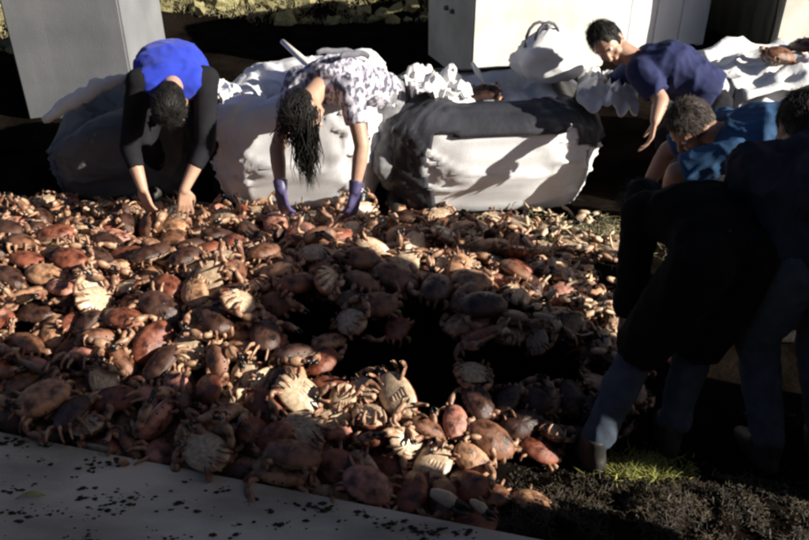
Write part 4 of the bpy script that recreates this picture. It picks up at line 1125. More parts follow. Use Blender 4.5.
 ((2,88,566,2981,209,92,621,700,341,1), 'small dark brown crab, belly up, facing right, beside person in black'),
 ((5,105,-1178,4254,73,876,177,-58,446,2), 'tan crab, shell up, facing left, under person in blue'),
 ((0,105,-425,3532,311,68,54,996,37,2), 'tan crab, belly up, facing sacks, under patterned top'),
 ((1,110,-1270,4196,131,311,-851,410,-103,1), 'large dark brown crab, belly up, facing left, under person in blue'),
 ((6,118,-340,3262,330,245,-757,-497,346,4), 'large pinkish crab, belly up, facing right, in middle hollow'),
 ((7,105,-132,2203,143,221,76,-237,943,4), 'pinkish crab, shell up, facing slab, beside grey slab, right one of two'),
 ((2,100,-355,3838,208,983,-84,-9,160,0), 'reddish brown crab, shell up, facing sacks, under patterned top'),
 ((4,118,-943,3835,201,239,-246,-112,-933,1), 'large dark brown crab, shell up, facing slab, under person in blue, right one of two'),
 ((5,80,-494,2408,182,335,135,409,-838,0), 'small reddish brown crab, on edge, facing right, beside grey slab'),
 ((7,105,-1984,4366,47,321,64,-323,-888,2), 'tan crab, shell up, facing slab, under person in blue'),
 ((0,105,60,3908,183,12,-8,212,977,0), 'reddish brown crab, shell up, facing slab, under patterned top'),
 ((2,105,-36,3966,130,448,-146,303,-828,2), 'tan crab, shell up, facing right, under patterned top'),
 ((4,100,-1479,4000,190,646,-436,273,-563,1), 'dark brown crab, on edge, claws down, under person in blue'),
 ((6,80,-2021,3925,227,879,211,302,303,4), 'small pinkish crab, shell up, facing sacks, under person in blue, left one of two'),
 ((7,110,-156,3589,270,197,-186,-780,-564,0), 'large reddish brown crab, on edge, claws up, under patterned top, right one of two'),
 ((0,110,-199,3278,300,912,-202,62,-351,3), 'large brown crab, shell up, facing sacks, in middle hollow, left one of two'),
 ((1,110,-888,3414,292,218,-151,-142,954,1), 'large dark brown crab, shell up, facing slab, under patterned top'),
 ((4,100,-1186,2846,192,315,285,302,854,3), 'brown crab, on edge, facing slab, at far left'),
 ((7,105,22,2208,95,650,21,-8,-760,0), 'reddish brown crab, shell up, facing right, beside grey slab'),
 ((2,105,-705,2871,223,991,-89,-104,-10,2), 'tan crab, shell up, facing sacks, left of middle hollow, left one of two'),
 ((5,100,-1878,4089,123,279,377,812,347,2), 'tan crab, belly up, facing sacks, under person in blue'),
 ((7,105,259,3440,251,721,273,-129,624,2), 'tan crab, shell up, facing left, before sunlit white sack'),
 ((1,80,-1738,3645,291,946,-320,-48,-4,3), 'small brown crab, shell up, facing sacks, under person in blue, left one of two'),
 ((4,118,334,4087,109,183,55,-243,-951,2), 'large tan crab, shell up, facing slab, before sunlit white sack'),
 ((6,88,256,2372,94,882,331,169,-290,2), 'small tan crab, shell up, facing right, nearer than middle hollow'),
 ((0,105,-1732,4275,120,225,-804,-415,361,0), 'reddish brown crab, belly up, facing slab, under person in blue'),
 ((1,95,-149,4038,158,894,-263,-98,349,1), 'dark brown crab, shell up, facing sacks, under patterned top'),
 ((3,105,-120,3109,291,989,138,9,59,3), 'brown crab, shell up, facing sacks, in middle hollow'),
 ((4,105,54,3723,238,408,-779,-430,204,3), 'brown crab, belly up, claws down, under patterned top'),
 ((5,100,-1578,3457,306,968,135,55,-203,0), 'reddish brown crab, shell up, facing sacks, under person in blue, middle of three'),
 ((6,110,826,2661,70,599,189,330,-705,1), 'large dark brown crab, shell up, facing right, beside person in black'),
 ((7,88,-845,2954,241,916,-255,191,-243,2), 'small tan crab, shell up, facing sacks, left of middle hollow'),
 ((0,105,445,4052,114,312,618,700,-176,1), 'dark brown crab, belly up, facing right, before sunlit white sack'),
 ((1,110,-1828,3081,246,653,682,311,112,0), 'large reddish brown crab, on edge, claws up, at far left'),
 ((3,95,-592,3359,302,972,-81,-170,-138,2), 'tan crab, shell up, facing sacks, left of middle hollow, right one of two'),
 ((4,105,308,3325,275,984,44,1,-171,2), 'tan crab, shell up, facing sacks, before sunlit white sack, left one of two'),
 ((5,100,-1233,2492,166,183,299,937,3,1), 'dark brown crab, belly up, facing sacks, beside grey slab, right one of two'),
 ((7,118,-2005,4538,24,503,-1,0,865,4), 'large pinkish crab, shell up, facing left, under person in blue'),
 ((0,118,320,3909,152,101,169,-907,-373,2), 'large tan crab, belly up, facing sacks, before sunlit white sack'),
 ((1,110,982,3173,108,36,-553,816,163,0), 'large reddish brown crab, belly up, facing left, beside person in black'),
 ((2,105,-2083,4404,115,51,729,679,-63,1), 'dark brown crab, belly up, facing right, under person in blue'),
 ((6,95,-1128,4416,37,394,53,-255,-881,4), 'pinkish crab, shell up, facing right, under person in blue'),
 ((1,105,-165,4143,76,892,-232,388,-10,3), 'brown crab, on edge, facing sacks, under patterned top, right one of two'),
 ((2,110,1135,3970,49,0,848,-530,0,0), 'large reddish brown crab, belly up, facing left, before sunlit white sack'),
 ((3,88,-913,4335,52,478,12,-445,757,0), 'small reddish brown crab, on edge, facing left, under patterned top'),
 ((5,95,455,2549,113,163,66,265,-948,1), 'dark brown crab, shell up, facing slab, beside person in black'),
 ((7,118,-1066,3092,284,282,183,-212,917,1), 'large dark brown crab, shell up, facing slab, left of middle hollow'),
 ((0,110,-204,3478,304,185,-158,147,-959,3), 'large brown crab, shell up, facing slab, under patterned top'),
 ((1,118,-1940,4048,188,564,120,479,662,1), 'large dark brown crab, on edge, facing left, under person in blue'),
 ((4,110,332,2464,109,936,157,149,-277,3), 'large brown crab, shell up, facing sacks, nearer than middle hollow'),
 ((0,88,1314,3437,19,803,-1,-1,597,2), 'small tan crab, shell up, facing left, beside person in black'),
 ((1,95,-995,4125,160,152,168,935,273,1), 'dark brown crab, belly up, facing sacks, under person in blue'),
 ((2,118,-1212,3532,289,876,-170,-12,450,1), 'large dark brown crab, shell up, facing left, under person in blue, rightmost of three'),
 ((3,95,-783,3346,315,739,337,500,299,3), 'brown crab, on edge, facing sacks, under patterned top, left one of two'),
 ((4,88,-1921,3881,228,667,-28,-175,-724,1), 'small dark brown crab, shell up, facing right, under person in blue'),
 ((5,110,-709,3057,359,111,-833,-448,304,2), 'large tan crab, belly up, facing right, left of middle hollow'),
 ((6,118,-412,2299,186,984,-141,74,-84,3), 'large brown crab, shell up, facing sacks, beside grey slab'),
 ((7,105,-688,4028,163,573,62,-154,803,4), 'pinkish crab, shell up, facing left, under patterned top'),
 ((1,95,-430,3743,260,817,558,-28,140,3), 'brown crab, on edge, claws up, under patterned top, leftmost of three'),
 ((3,105,-1709,3226,252,101,124,-283,-946,2), 'tan crab, shell up, facing slab, at far left, left one of two'),
 ((4,80,-1580,2745,156,827,-35,72,556,3), 'small brown crab, shell up, facing left, beside grey slab'),
 ((5,88,-245,2594,200,407,-463,577,536,0), 'small reddish brown crab, on edge, facing left, nearer than middle hollow'),
 ((6,118,-808,2998,298,486,49,69,870,1), 'large dark brown crab, shell up, facing left, left of middle hollow, right one of two'),
 ((7,118,-2261,4169,133,967,206,72,134,1), 'large dark brown crab, shell up, facing sacks, under person in blue, left one of two'),
 ((0,105,6,3439,296,188,-793,-571,-99,3), 'brown crab, belly up, facing right, under patterned top'),
 ((1,105,-1290,2533,186,746,-138,-89,645,1), 'dark brown crab, shell up, facing left, beside grey slab, left one of two'),
 ((2,88,803,4216,40,0,648,-761,0,0), 'small reddish brown crab, belly up, facing left, before sunlit white sack'),
 ((3,105,-1213,3025,279,205,-41,-12,978,0), 'reddish brown crab, shell up, facing slab, at far left'),
 ((4,95,1170,3413,20,987,1,1,159,3), 'brown crab, shell up, facing sacks, beside person in black, right one of two'),
 ((5,100,527,3530,201,870,-248,103,-413,3), 'brown crab, shell up, facing right, before sunlit white sack, right one of two'),
 ((7,95,-153,2309,102,482,-721,491,84,0), 'reddish brown crab, on edge, facing left, beside grey slab, right one of two'),
 ((2,80,996,3930,17,968,0,0,249,3), 'small brown crab, shell up, facing sacks, before sunlit white sack'),
 ((3,95,-1046,3511,289,895,-35,-23,444,1), 'dark brown crab, shell up, facing left, under person in blue'),
 ((4,88,-1675,4184,150,415,502,-755,79,1), 'small dark brown crab, belly up, facing left, under person in blue'),
 ((5,100,28,4375,21,20,0,0,1000,1), 'dark brown crab, shell up, facing slab, under patterned top'),
 ((6,118,-1068,2926,226,767,374,26,521,0), 'large reddish brown crab, shell up, facing left, left of middle hollow'),
 ((0,80,-1802,3989,196,954,76,-242,-162,3), 'small brown crab, shell up, facing sacks, under person in blue, right one of two'),
 ((3,95,-1069,3259,295,406,65,16,912,0), 'reddish brown crab, shell up, facing left, left of middle hollow, left one of two'),
 ((4,80,-1776,4494,36,0,521,-853,0,3), 'small brown crab, belly up, facing left, under person in blue'),
 ((5,110,-1158,2620,172,998,8,-63,-19,0), 'large reddish brown crab, shell up, facing sacks, beside grey slab, leftmost of three'),
 ((6,95,144,2185,88,612,-176,-251,730,3), 'brown crab, shell up, facing left, beside grey slab'),
 ((0,118,204,3830,239,37,-641,-735,219,1), 'large dark brown crab, belly up, facing right, before sunlit white sack, left one of two'),
 ((2,100,915,3362,72,231,-843,344,-343,1), 'dark brown crab, belly up, facing slab, beside person in black'),
 ((3,100,-935,3182,303,816,101,0,-569,2), 'tan crab, shell up, facing right, left of middle hollow, right one of two'),
 ((4,80,-167,2659,204,93,424,872,226,4), 'small pinkish crab, belly up, facing right, in middle hollow'),
 ((5,105,489,4318,47,0,-928,-373,0,3), 'brown crab, belly up, facing slab, before sunlit white sack'),
 ((7,105,-1004,2795,214,880,-37,-245,405,1), 'dark brown crab, shell up, facing left, left of middle hollow'),
 ((1,100,772,3626,108,315,-101,118,936,2), 'tan crab, shell up, facing slab, before sunlit white sack'),
 ((2,100,-1809,3331,287,239,206,75,946,1), 'dark brown crab, shell up, facing slab, at far left, left one of two'),
 ((3,118,-1496,3747,214,437,80,81,892,1), 'large dark brown crab, shell up, facing left, under person in blue, middle of three'),
]
HEAP = [
 (4,80,947,2929,21,64,-49,3,-997,0), (1,110,-1535,4116,97,46,973,188,125,3), (2,118,-1895,3448,241,238,63,234,940,1), (5,100,-2046,3177,184,409,123,116,-897,0),
 (6,105,-2321,4015,133,538,-94,203,813,2), (7,118,-1353,4292,53,2,-794,607,-6,0), (5,105,-2011,3386,217,79,-17,-15,997,0), (2,88,-596,3539,251,220,647,-715,-145,0),
 (6,100,-1683,3389,226,866,-21,5,499,2), (7,80,-450,3788,150,862,-157,103,471,0), (0,80,639,3332,113,964,-73,199,-161,1), (6,110,-2536,3353,148,966,-23,-201,161,0),
 (0,105,-776,4123,33,645,-60,-85,-757,3), (6,100,-2056,2886,115,190,349,-901,-172,0), (0,100,-1660,2596,35,990,-138,-13,32,1), (1,95,-2175,3962,148,870,-207,-81,-440,1),
 (2,100,-1439,2737,101,77,-608,-769,-181,0), (4,80,-803,2627,97,689,103,-185,693,1), (6,100,-1973,3063,172,18,-196,18,980,2), (7,100,-23,3523,218,712,-23,-1,702,0),
 (0,95,-15,4201,22,415,-5,-21,-910,3), (1,110,-734,3154,245,677,-69,-107,-725,0), (2,80,-1696,2970,144,325,16,-226,918,3), (3,80,-170,3948,120,650,-738,-28,-179,3),
 (4,95,-1731,3646,215,986,-24,6,-164,1), (6,88,-2446,3234,173,279,-83,-115,950,1), (7,80,-569,2432,64,38,-42,985,162,3), (5,105,-1049,3855,144,962,-218,-23,-161,1),
 (6,110,-1524,3379,255,17,975,-224,3,3), (0,118,-1717,2716,109,867,-257,-295,-308,2), (4,105,-395,3502,239,1,-505,-863,28,1), (7,118,-1888,3624,222,490,10,1,872,0),
 (2,110,-1303,2817,125,43,60,203,-976,2), (4,88,-1148,2558,38,225,-7,-135,965,0), (1,100,-728,2469,113,39,-833,-375,405,4), (7,88,-1887,3764,217,412,28,343,844,2),
 (1,80,-253,3490,208,486,-22,22,873,0), (6,105,-1113,3310,236,722,65,23,689,3), (7,80,793,3738,39,15,-612,-789,44,0), (0,100,-1546,3526,221,408,-2,-22,-913,2),
 (3,100,-627,3723,187,707,-144,-104,-684,1), (4,80,-933,3711,198,546,-85,140,821,0), (7,80,723,3151,112,191,591,-777,-99,0), (0,95,-258,3653,213,868,-35,150,-472,2),
 (1,80,-2310,3224,172,218,20,-167,961,0), (2,88,-2363,3622,214,757,-72,-113,639,3), (3,105,-1064,4323,47,0,224,-974,0,1), (6,80,-1788,2840,73,978,195,-41,-65,0),
 (3,95,-1067,3160,260,106,-93,-988,-60,1), (1,80,-1820,3315,240,3,-808,589,-22,0), (4,118,792,3305,61,694,-140,89,-701,2), (6,110,-2169,3343,211,696,51,32,-716,1),
 (2,80,-1585,3644,217,180,-83,-35,-980,0), (4,95,969,3224,23,991,5,30,129,2), (0,80,-505,3670,193,883,-145,-39,-445,3), (5,110,-73,4051,83,539,-284,174,-773,2),
 (6,95,-2618,3220,105,204,204,-35,-957,0), (7,80,-150,3837,133,968,-194,12,162,2), (0,95,444,3949,66,900,-96,-14,426,1), (2,80,-1932,2987,150,164,161,-282,-932,1),
 (6,110,-2320,3427,215,583,-33,-63,809,3), (3,95,-1743,3515,219,998,-18,-3,64,1), (5,95,-1909,3945,167,10,-78,-974,213,0), (7,88,-230,2394,57,940,181,19,-288,0),
 (1,110,-2547,3858,155,20,-218,-18,976,1), (2,100,74,3899,116,813,-179,113,543,1), (4,95,500,4165,20,770,-1,1,638,0), (6,88,-1521,3947,139,183,900,381,-105,1),
 (7,95,-2286,2976,103,128,-778,-598,-141,3), (2,100,-1114,2730,108,837,204,55,-505,2), (1,80,713,3647,43,450,66,130,881,1), (7,105,-798,3761,184,969,-228,24,96,0),
 (2,95,-1858,2742,103,941,-175,-85,275,1), (5,80,-839,4233,25,366,82,-130,-918,1), (7,110,-1926,3296,251,752,147,-187,614,2), (0,80,-2059,3987,148,71,404,887,-213,3),
 (3,100,-2033,3773,213,992,-118,29,-24,3), (7,100,-932,4226,49,73,-247,-87,962,0), (0,80,-2036,3666,249,239,-957,148,-66,1), (1,105,-34,3773,169,84,2,-183,-979,1),
 (4,88,-2229,3917,201,213,195,-12,-957,4), (5,105,-501,2625,135,976,211,-37,-44,3), (6,118,-1890,3172,235,895,446,0,-17,3), (7,95,-19,2244,51,11,68,993,92,4),
 (0,100,656,3558,88,480,122,118,861,3), (7,110,-2269,4373,23,903,-8,2,-429,2), (0,100,503,3613,121,2,-169,-112,-979,1), (1,118,-2259,3576,276,91,337,-910,223,1),
 (2,118,-723,3547,234,566,-38,-7,-824,3), (6,95,-2203,3466,245,770,-206,133,589,1), (0,80,-1354,4468,36,0,503,-864,0,2), (2,105,-2034,4219,102,660,16,69,748,0),
 (4,110,-554,3894,114,397,-73,199,893,1), (7,110,-1838,2611,144,155,32,-52,-986,0), (0,100,396,4199,41,884,130,-218,-392,2), (2,110,-2308,4232,85,88,-711,692,-90,2),
 (5,95,-2075,3513,249,225,-173,-420,862,1), (0,95,-2121,3004,131,181,-979,82,-39,3), (1,88,154,3797,158,614,-116,-142,-767,3), (2,110,-579,3313,243,662,-186,-29,726,3),
 (1,88,-821,3417,248,470,167,29,-866,1), (2,105,254,3700,181,190,-120,-123,-967,3), (2,118,-1653,4040,135,44,897,-440,-15,0), (3,95,-1285,3882,136,24,-22,-212,-977,0),
 (4,80,-1271,2551,61,719,268,372,522,3), (5,80,-868,4124,57,919,-147,-309,194,0), (2,80,114,3356,246,840,-529,37,114,4), (6,80,-707,4344,45,287,-240,418,-828,1),
 (2,95,-2082,3284,250,104,-89,217,-966,1), (3,95,226,3997,113,357,696,586,-212,2), (5,80,-317,3330,216,699,-16,9,715,1), (6,105,-2179,3224,237,775,557,-300,13,2),
 (1,95,-1411,4036,73,67,-32,-191,-979,3), (2,100,-2158,3092,182,736,-392,-308,458,1), (4,95,-374,3646,195,853,-101,-45,-510,2), (0,105,-1837,4218,70,766,238,18,597,0),
 (1,95,-2173,4326,58,762,-45,360,-537,0), (3,118,-2379,3850,207,839,-131,88,521,2), (4,88,90,3463,217,470,-9,-1,-882,2), (1,95,-2010,3570,240,971,150,-169,82,2),
 (2,80,-740,3892,148,610,-287,300,-675,1), (3,110,-2347,3127,158,206,208,281,-914,3), (1,80,-341,3760,188,3,-379,-819,431,3), (2,88,-1473,2736,138,892,152,-125,407,4),
 (5,80,487,3837,70,100,-167,-92,-977,4), (5,118,-2134,4065,138,695,-344,-291,-561,2), (1,118,-2401,4259,142,88,-37,995,9,0), (2,95,-220,3374,233,757,29,152,-634,1),
 (6,80,-996,3334,250,611,173,-293,-715,1), (0,100,-1308,3083,218,464,83,112,-875,3), (4,80,-1300,2645,126,293,334,-534,719,0), (5,80,-960,3213,257,215,-845,462,-163,0),
 (6,105,-291,4229,54,873,-411,79,-251,0), (2,100,-652,4128,65,162,-618,732,-238,1), (5,105,-1956,2808,132,183,60,58,-980,3), (3,80,-2234,3067,174,338,-641,-273,633,1),
 (7,80,-936,4448,40,802,-367,-125,455,0), (5,95,-2585,3569,127,909,89,-199,-356,0), (6,100,-2676,3084,125,596,405,204,663,0), (5,105,-2355,4528,22,991,0,0,-137,1),
 (0,80,-1863,4379,34,836,234,193,457,4), (1,88,864,3497,29,934,27,91,345,1), (2,118,-2656,3440,118,299,-328,52,895,2), (1,88,-2557,3249,190,399,152,-5,-904,0),
 (2,95,-2127,4438,43,0,985,-172,0,0), (4,110,-426,3928,134,803,-76,201,556,2), (5,80,-1577,4502,17,160,0,0,-987,1), (4,95,-2025,4082,194,128,-584,-576,556,0),
 (6,80,-445,4457,17,769,0,0,639,2), (0,100,-1758,4007,152,535,252,-89,-801,3), (1,88,-153,3693,201,800,-331,-118,-486,1), (6,105,-2110,2724,141,287,-18,361,-887,3),
 (2,80,-2033,2917,150,329,256,-4,909,1), (5,118,-2116,3390,321,137,266,-953,54,1), (1,105,-2095,3906,228,285,-741,-593,134,3), (6,95,-140,3479,245,27,-520,-852,-61,1),
 (3,95,-2239,2759,111,412,-119,262,-865,4), (4,110,-1968,2687,126,440,310,255,-803,0), (2,80,-1428,2649,180,122,-253,-960,7,0), (0,95,-2418,3014,122,944,-324,23,-52,4),
 (1,95,-2559,4108,135,227,-84,-164,956,4), (3,95,-1879,2829,205,928,-57,-40,-366,0), (6,95,-1342,3773,193,856,-55,22,514,0), (5,100,-945,4160,97,70,-179,-256,947,1),
 (2,118,-2352,4392,78,150,-373,-53,914,2), (5,95,-2286,3749,227,362,-43,-100,-926,3), (1,118,-2354,2873,121,967,58,-137,-205,1), (3,100,378,3366,208,797,-116,47,-591,1),
 (4,80,-2537,3996,161,586,7,-121,801,3), (6,118,-1062,3966,130,839,-518,-88,142,1), (2,95,614,3834,65,609,95,-292,-731,1), (7,100,-2193,3729,252,871,217,229,376,1),
 (4,95,-2070,3026,195,397,-199,-57,894,2), (5,80,-1925,2960,210,889,28,-45,455,0), (7,95,-2121,3635,297,76,-646,719,-245,2), (4,110,-2349,3241,234,560,7,-85,-824,3),
 (6,95,-2513,3133,130,919,189,32,-345,1), (5,100,-2526,3492,185,978,177,51,-95,0), (0,118,-2184,2883,151,839,-56,-175,-513,1), (6,95,-2441,4081,145,823,272,241,436,2),
 (7,80,-2656,3780,107,844,-81,-79,-524,3), (1,88,526,3907,103,532,-406,176,-722,1), (6,88,104,4014,118,110,-387,-175,-898,1),
]
CLAWS = [
 (495,3241,248,94,0,195,0,97), (881,3019,167,113,-12,172,0,93), (1000,4235,41,185,-55,330,0,105), (681,3109,250,231,-2,131,2,102),
 (999,3110,108,136,-19,62,0,88), (943,3284,176,301,-37,334,1,82), (888,3014,171,72,-19,188,0,101), (997,4271,41,245,2,286,2,86),
 (590,3377,219,101,11,9,2,88), (866,2973,153,3,1,246,0,112), (1203,4197,41,97,-15,155,2,82), (1035,3153,115,262,-35,104,0,83),
 (1027,3146,127,94,-7,303,1,83), (638,3979,116,131,-27,73,0,81), (1076,3687,42,356,19,290,0,86), (934,3759,69,178,17,358,0,84),
 (827,4398,41,234,-21,306,1,102), (844,3474,131,31,3,241,2,87), (646,2975,302,95,-17,343,0,85), (1140,4176,41,132,8,61,2,90),
 (738,3646,152,263,18,101,0,113), (858,4394,41,34,45,232,1,103), (913,4276,42,171,16,226,1,82), (1001,3245,152,137,18,203,0,87),
 (925,3160,134,215,-45,150,1,89), (657,4041,121,25,-19,186,1,95), (773,3146,226,213,-33,8,1,87), (974,3563,37,247,-17,339,2,116),
 (1155,3786,41,125,47,58,1,82), (806,3256,221,96,30,198,0,99), (725,3431,138,93,1,29,1,92), (902,3045,23,293,-14,304,1,114),
 (850,3134,151,6,60,107,2,88), (1130,3613,42,113,7,31,1,112), (852,3481,127,123,26,115,0,93), (607,3012,301,156,-1,41,2,113),
 (1281,4188,41,159,5,15,1,108), (639,3180,296,196,29,126,0,99), (798,3526,160,297,29,256,0,103), (876,3268,144,23,-9,59,0,115),
 (1180,3840,41,201,-13,306,1,108), (775,3557,150,1,-10,122,0,86), (916,3054,157,105,22,223,0,80), (702,3058,201,128,-3,161,2,107),
 (931,3935,97,9,-8,192,0,84), (875,4259,41,336,-14,124,2,110), (1087,4228,41,98,-32,4,0,99), (994,4334,41,184,25,354,0,93),
 (838,3883,67,153,11,234,0,98), (701,3414,116,39,-7,134,1,80), (1179,4135,41,15,-30,123,0,99), (873,3107,130,211,9,17,0,109),
 (812,4107,42,75,56,23,0,98), (784,3825,56,189,35,349,2,97), (757,4430,41,284,-3,269,1,108), (822,4118,73,210,24,19,0,115),
 (1060,4024,81,12,30,115,0,85), (765,4412,41,218,-5,89,2,85), (918,4033,84,333,-28,4,2,99), (837,4242,63,289,-15,231,0,81),
 (1034,4352,41,333,-17,346,0,93), (1040,4324,42,96,-42,125,1,87), (963,3721,33,229,-26,256,2,112), (1158,3900,74,280,61,352,2,88),
 (859,4098,102,215,28,89,1,90), (717,3592,124,172,-15,181,0,90), (643,3025,243,223,1,125,2,97), (981,4199,42,338,13,309,2,102),
 (1054,3421,45,36,20,172,1,95), (828,3606,163,207,37,202,1,105), (1215,4135,41,353,-15,34,1,104), (957,4438,41,322,14,276,2,93),
 (971,4076,85,120,-11,172,0,105), (1113,3984,80,276,34,236,1,105), (742,4427,41,178,21,328,2,97), (637,2998,296,131,-15,106,0,95),
 (689,4265,79,100,-39,356,0,110), (588,3215,208,217,-9,74,0,95), (703,3626,139,164,-1,98,0,95), (381,3666,220,260,-26,199,1,100),
 (778,3354,164,345,-17,292,0,93), (783,4122,79,52,-14,338,0,105), (1095,4378,41,201,6,122,0,91), (856,3566,157,16,11,304,2,81),
 (982,4255,41,211,-34,59,0,114), (950,4098,86,290,-4,295,0,109), (1093,4256,41,22,-18,316,0,105), (1075,4271,41,24,20,331,0,116),
 (874,3531,106,26,-16,91,2,84), (812,3538,164,262,11,203,0,113), (896,4303,41,307,-23,50,0,83), (943,3143,133,197,-40,359,1,86),
 (1125,4068,71,241,10,170,2,105), (847,3275,153,205,28,264,0,116), (1059,4387,41,355,11,191,0,104), (886,3923,95,294,-32,249,2,80),
 (855,4294,41,174,10,156,1,114), (812,3250,214,353,14,29,2,108), (823,3521,154,41,27,138,0,85), (1253,4170,41,199,2,45,0,103),
 (755,3067,161,293,33,59,1,105), (1103,4198,41,205,-7,275,0,100), (919,4092,85,164,-17,287,1,112), (893,3891,41,339,-11,180,2,95),
 (941,3588,66,313,-42,83,0,85), (850,4216,57,281,-5,338,2,92), (905,3267,172,18,-32,284,0,82), (808,3247,199,157,8,265,0,93),
 (898,2990,166,341,-16,177,2,94), (943,2923,140,329,20,248,0,111), (1283,4340,41,192,-41,296,1,113), (957,3738,40,70,-50,110,1,92),
 (1146,4247,42,186,-21,353,1,110), (816,3495,160,175,16,2,2,97), (1009,3484,85,97,2,80,1,116), (870,4257,48,95,-51,267,2,105),
 (958,3724,41,232,-58,222,1,87), (725,3611,90,273,-22,121,0,114), (1112,3595,41,96,14,293,1,94), (883,4106,101,13,14,55,2,83),
 (642,3295,189,30,-36,186,1,100), (686,3627,116,280,-44,246,1,92), (732,3058,171,266,-19,172,1,105), (1040,4228,42,149,28,97,1,81),
 (937,4024,82,308,24,156,1,82), (869,4258,41,261,-4,113,2,86), (941,3293,109,183,-34,0,1,82), (943,3739,51,232,-38,308,2,97),
 (970,3239,156,214,-14,163,2,106), (1153,3634,41,207,31,244,1,101), (1122,3693,41,67,34,157,0,91), (721,4183,41,215,-20,236,1,103),
 (740,3148,241,221,-34,271,1,102), (686,3511,147,230,23,106,1,97), (675,3967,86,90,17,37,2,104), (878,4344,41,17,-6,191,1,105),
 (442,3971,174,215,-17,145,1,105), (1062,4279,41,162,-46,64,2,109), (906,4221,41,64,-6,179,1,101), (829,4367,42,94,31,163,1,93),
 (916,3286,92,249,-9,357,0,95), (659,3705,285,323,-26,97,0,89), (1163,3788,41,37,-26,323,2,81), (896,3280,143,264,0,359,2,86),
 (803,3781,91,175,-27,348,2,94), (717,4466,42,250,-46,298,1,96), (858,3563,152,213,3,67,1,101), (891,3152,97,25,16,236,2,97),
 (1164,4224,41,57,21,157,2,107), (787,3061,177,185,4,286,1,91),
]
# ------------------------------------------------------------------ the crabs
TINTS = [(.19, .062, .036), (.056, .027, .019), (.37, .205, .12), (.16, .074, .043), (.34, .155, .115)]
CRAB_MESH = []
for sd, pose in CRAB_KINDS:
    V, F, M = crab_geometry(sd, pose)
    me = bpy.data.meshes.new('crab')
    me.from_pydata([tuple(v) for v in V], [], F)
    for m in (M_SHELL, M_BELLY, M_TIP, M_LIMB): me.materials.append(m)
    me.polygons.foreach_set('material_index', M); me.polygons.foreach_set('use_smooth', [True] * len(F)); me.update()
    CRAB_MESH.append((me, V, F, M))
def crab_matrix(r):
    return Matrix.Translation((r[2] / 1000, r[3] / 1000, r[4] / 1000)) @ Quaternion((r[5] / 1000, r[6] / 1000, r[7] / 1000, r[8] / 1000)).normalized().to_matrix().to_4x4() @ Matrix.Scale(r[1] / 100, 4)
for r, lb in CRABS:
    o = bpy.data.objects.new('crab', CRAB_MESH[r[0]][0]); COL.objects.link(o)
    o.matrix_world = crab_matrix(r)
    t = TINTS[r[9]]; o.color = (*t, 1)
    tag(o, lb, 'crab', 'brown crabs in the heap')
# the rest of the heap, one body of deeper and farther crabs
V, F, M = [], [], []
for r in HEAP:
    mt = crab_matrix(r); me, v0, f0, m0 = CRAB_MESH[r[0]]
    b = len(V)
    V.extend(mt @ v for v in v0); F.extend(tuple(b + i for i in f) for f in f0); M.extend(m0)
o = mesh_obj('crab_heap', V, F, [M_SHELL, M_BELLY, M_TIP, M_LIMB], midx=M)
o.color = (.15, .062, .038, 1)
tag(o, 'further brown crabs packed between and beneath the others in the heap', 'crabs', kind='stuff')
# loose pale claws and legs
def claw_mesh(kind):
    V, F, M = [], [], []
    z = Vector((0, 0, 1))
    if kind == 0:
        tube_mesh(V, F, M, [Vector((-.5, 0, 0)), Vector((-.38, .02, 0)), Vector((-.1, .03, 0)), Vector((.08, .02, 0)), Vector((.3, .06, 0)), Vector((.5, .02, 0))], [.10, .17, .22, .17, .10, .02], [0, 0, 0, 1, 1], n=10, flat=.7)
        tube_mesh(V, F, M, [Vector((.05, -.08, 0)), Vector((.25, -.13, 0)), Vector((.46, -.05, 0))], [.10, .08, .02], [1, 1], n=8, flat=.7)
    elif kind == 1:
        tube_mesh(V, F, M, [Vector((-.5, 0, 0)), Vector((-.2, .05, .05)), Vector((0, .06, .07)), Vector((.04, .05, .07)), Vector((.3, -.03, 0)), Vector((.5, -.16, -.03))], [.06, .085, .065, .06, .06, .012], [0, 0, 0, 0, 0], n=8, flat=.65)
    else:
        tube_mesh(V, F, M, [Vector((-.5, 0, 0)), Vector((-.3, .05, .0)), Vector((-.02, .07, .03)), Vector((.03, .08, .03)), Vector((.3, .20, 0)), Vector((.45, .22, -.03))], [.09, .13, .10, .09, .10, .06], [0, 0, 0, 0, 0], n=8, flat=.75)
    me = bpy.data.meshes.new('crab_claw'); me.from_pydata([tuple(v) for v in V], [], F)
    me.materials.append(M_CLAW); me.materials.append(M_TIP)
    me.polygons.foreach_set('material_index', M); me.polygons.foreach_set('use_smooth', [True] * len(F)); me.update()
    return me
CM = [claw_mesh(k) for k in range(3)]
named = {}
for x, y, z, a, b, c, k, L in sorted(CLAWS):
    o = bpy.data.objects.new('crab_claw' if k == 0 else 'crab_limb', CM[k]); COL.objects.link(o)
    o.location = (x / 1000, y / 1000, z / 1000); o.rotation_euler = (radians(c), radians(b), radians(a)); o.scale = (L / 1000,) * 3
    kind = ('loose pale claw with dark tips', 'thin loose pale crab limb', 'stout loose pale crab limb')[k]
    a8 = ('pointing right', 'pointing towards sacks', 'pointing left', 'pointing towards slab')[int(((a + 45) % 360) // 90)]
    zn = 'at foot of middle sack' if y > 3700 else 'far end of pale pile' if y > 3350 else 'right side of pale pile' if x > 860 else 'near side of pale pile' if y < 3030 else 'middle of pale pile'
    named.setdefault((kind, a8, zn), []).append(o)
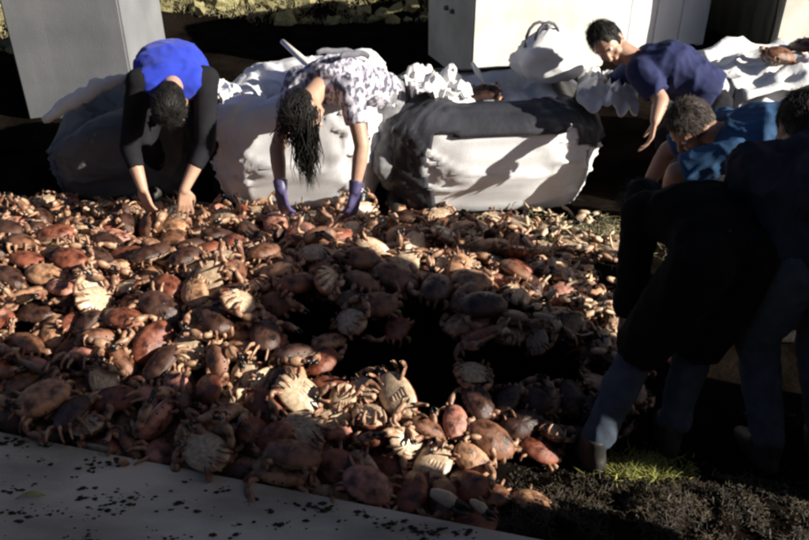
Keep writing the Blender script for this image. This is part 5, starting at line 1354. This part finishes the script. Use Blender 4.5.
for key, os_ in named.items():
    for q, o in enumerate(os_):
        e = '' if len(os_) == 1 else (', left one' if q == 0 else ', right one') if len(os_) == 2 else (', leftmost' if q == 0 else ', rightmost' if q == len(os_) - 1 else ', in between')
        tag(o, ', '.join(key) + e, 'claw' if 'claw' in key[0] else 'limb', 'loose claws and limbs at the right end of the heap')
# a few crabs tipped out on the sacks
for n_, (x, y, z, kd, ti, rz, rx, lb) in enumerate([
        (2.10, 4.72, .86, 0, 3, .4, .2, 'brown crab lying on white sheet of right sack, leftmost there'),
        (2.30, 4.86, .87, 1, 1, 2.0, -.3, 'dark brown crab lying on white sheet of right sack, nearest corner block'),
        (2.48, 4.70, .86, 4, 3, 4.0, .2, 'brown crab at right end of white sheet on right sack'),
        (.30, 4.92, .60, 5, 1, 1.0, .3, 'dark brown crab in mouth of middle sack beside white cloth'),
        (.47, 4.78, .62, 0, 1, 3.0, -.4, 'dark brown crab in mouth of middle sack beside plastic bag')]):
    o = bpy.data.objects.new('crab', CRAB_MESH[kd][0]); COL.objects.link(o)
    o.location = (x, y, z); o.rotation_euler = (rx, .2, rz); o.color = (*TINTS[ti], 1); o.scale = (1.05,) * 3
    tag(o, lb, 'crab', 'crabs tipped out on the sacks')

for px, py, rz, kd, sc_, lb in ((452, 503, -.5, 0, .17, 'large pale claw lying against the far edge of the slab, left of two'), (484, 511, -.7, 0, .12, 'smaller pale claw lying against the far edge of the slab, right of two')):
    o = bpy.data.objects.new('crab_claw', CM[kd]); COL.objects.link(o)
    p = at_z(px, py, .15); o.location = p; o.rotation_euler = (.3, .1, rz); o.scale = (sc_,) * 3
    tag(o, lb, 'claw', 'claws at the slab edge')
p = at_z(30, 500, .126)
V = []
for i in range(9):
    t = i / 8; w = .010 * sin(pi * t) + .0008
    c = p + Vector((-.05 + .10 * t, .02 * t + .006 * sin(4 * t), .004 + .010 * sin(pi * t)))
    V += [c + Vector((0, w, .003)), c, c + Vector((0, -w, .003))]
F = []
for i in range(8):
    for k in (0, 1): F.append((3 * i + k, 3 * i + k + 1, 3 * i + k + 4, 3 * i + k + 3))
o = mesh_obj('leaf', V, F, M_LEAF); md = o.modifiers.new('thick', 'SOLIDIFY'); md.thickness = .0012
tag(o, 'narrow yellowish leaf lying on the grey slab at lower left', 'leaf')
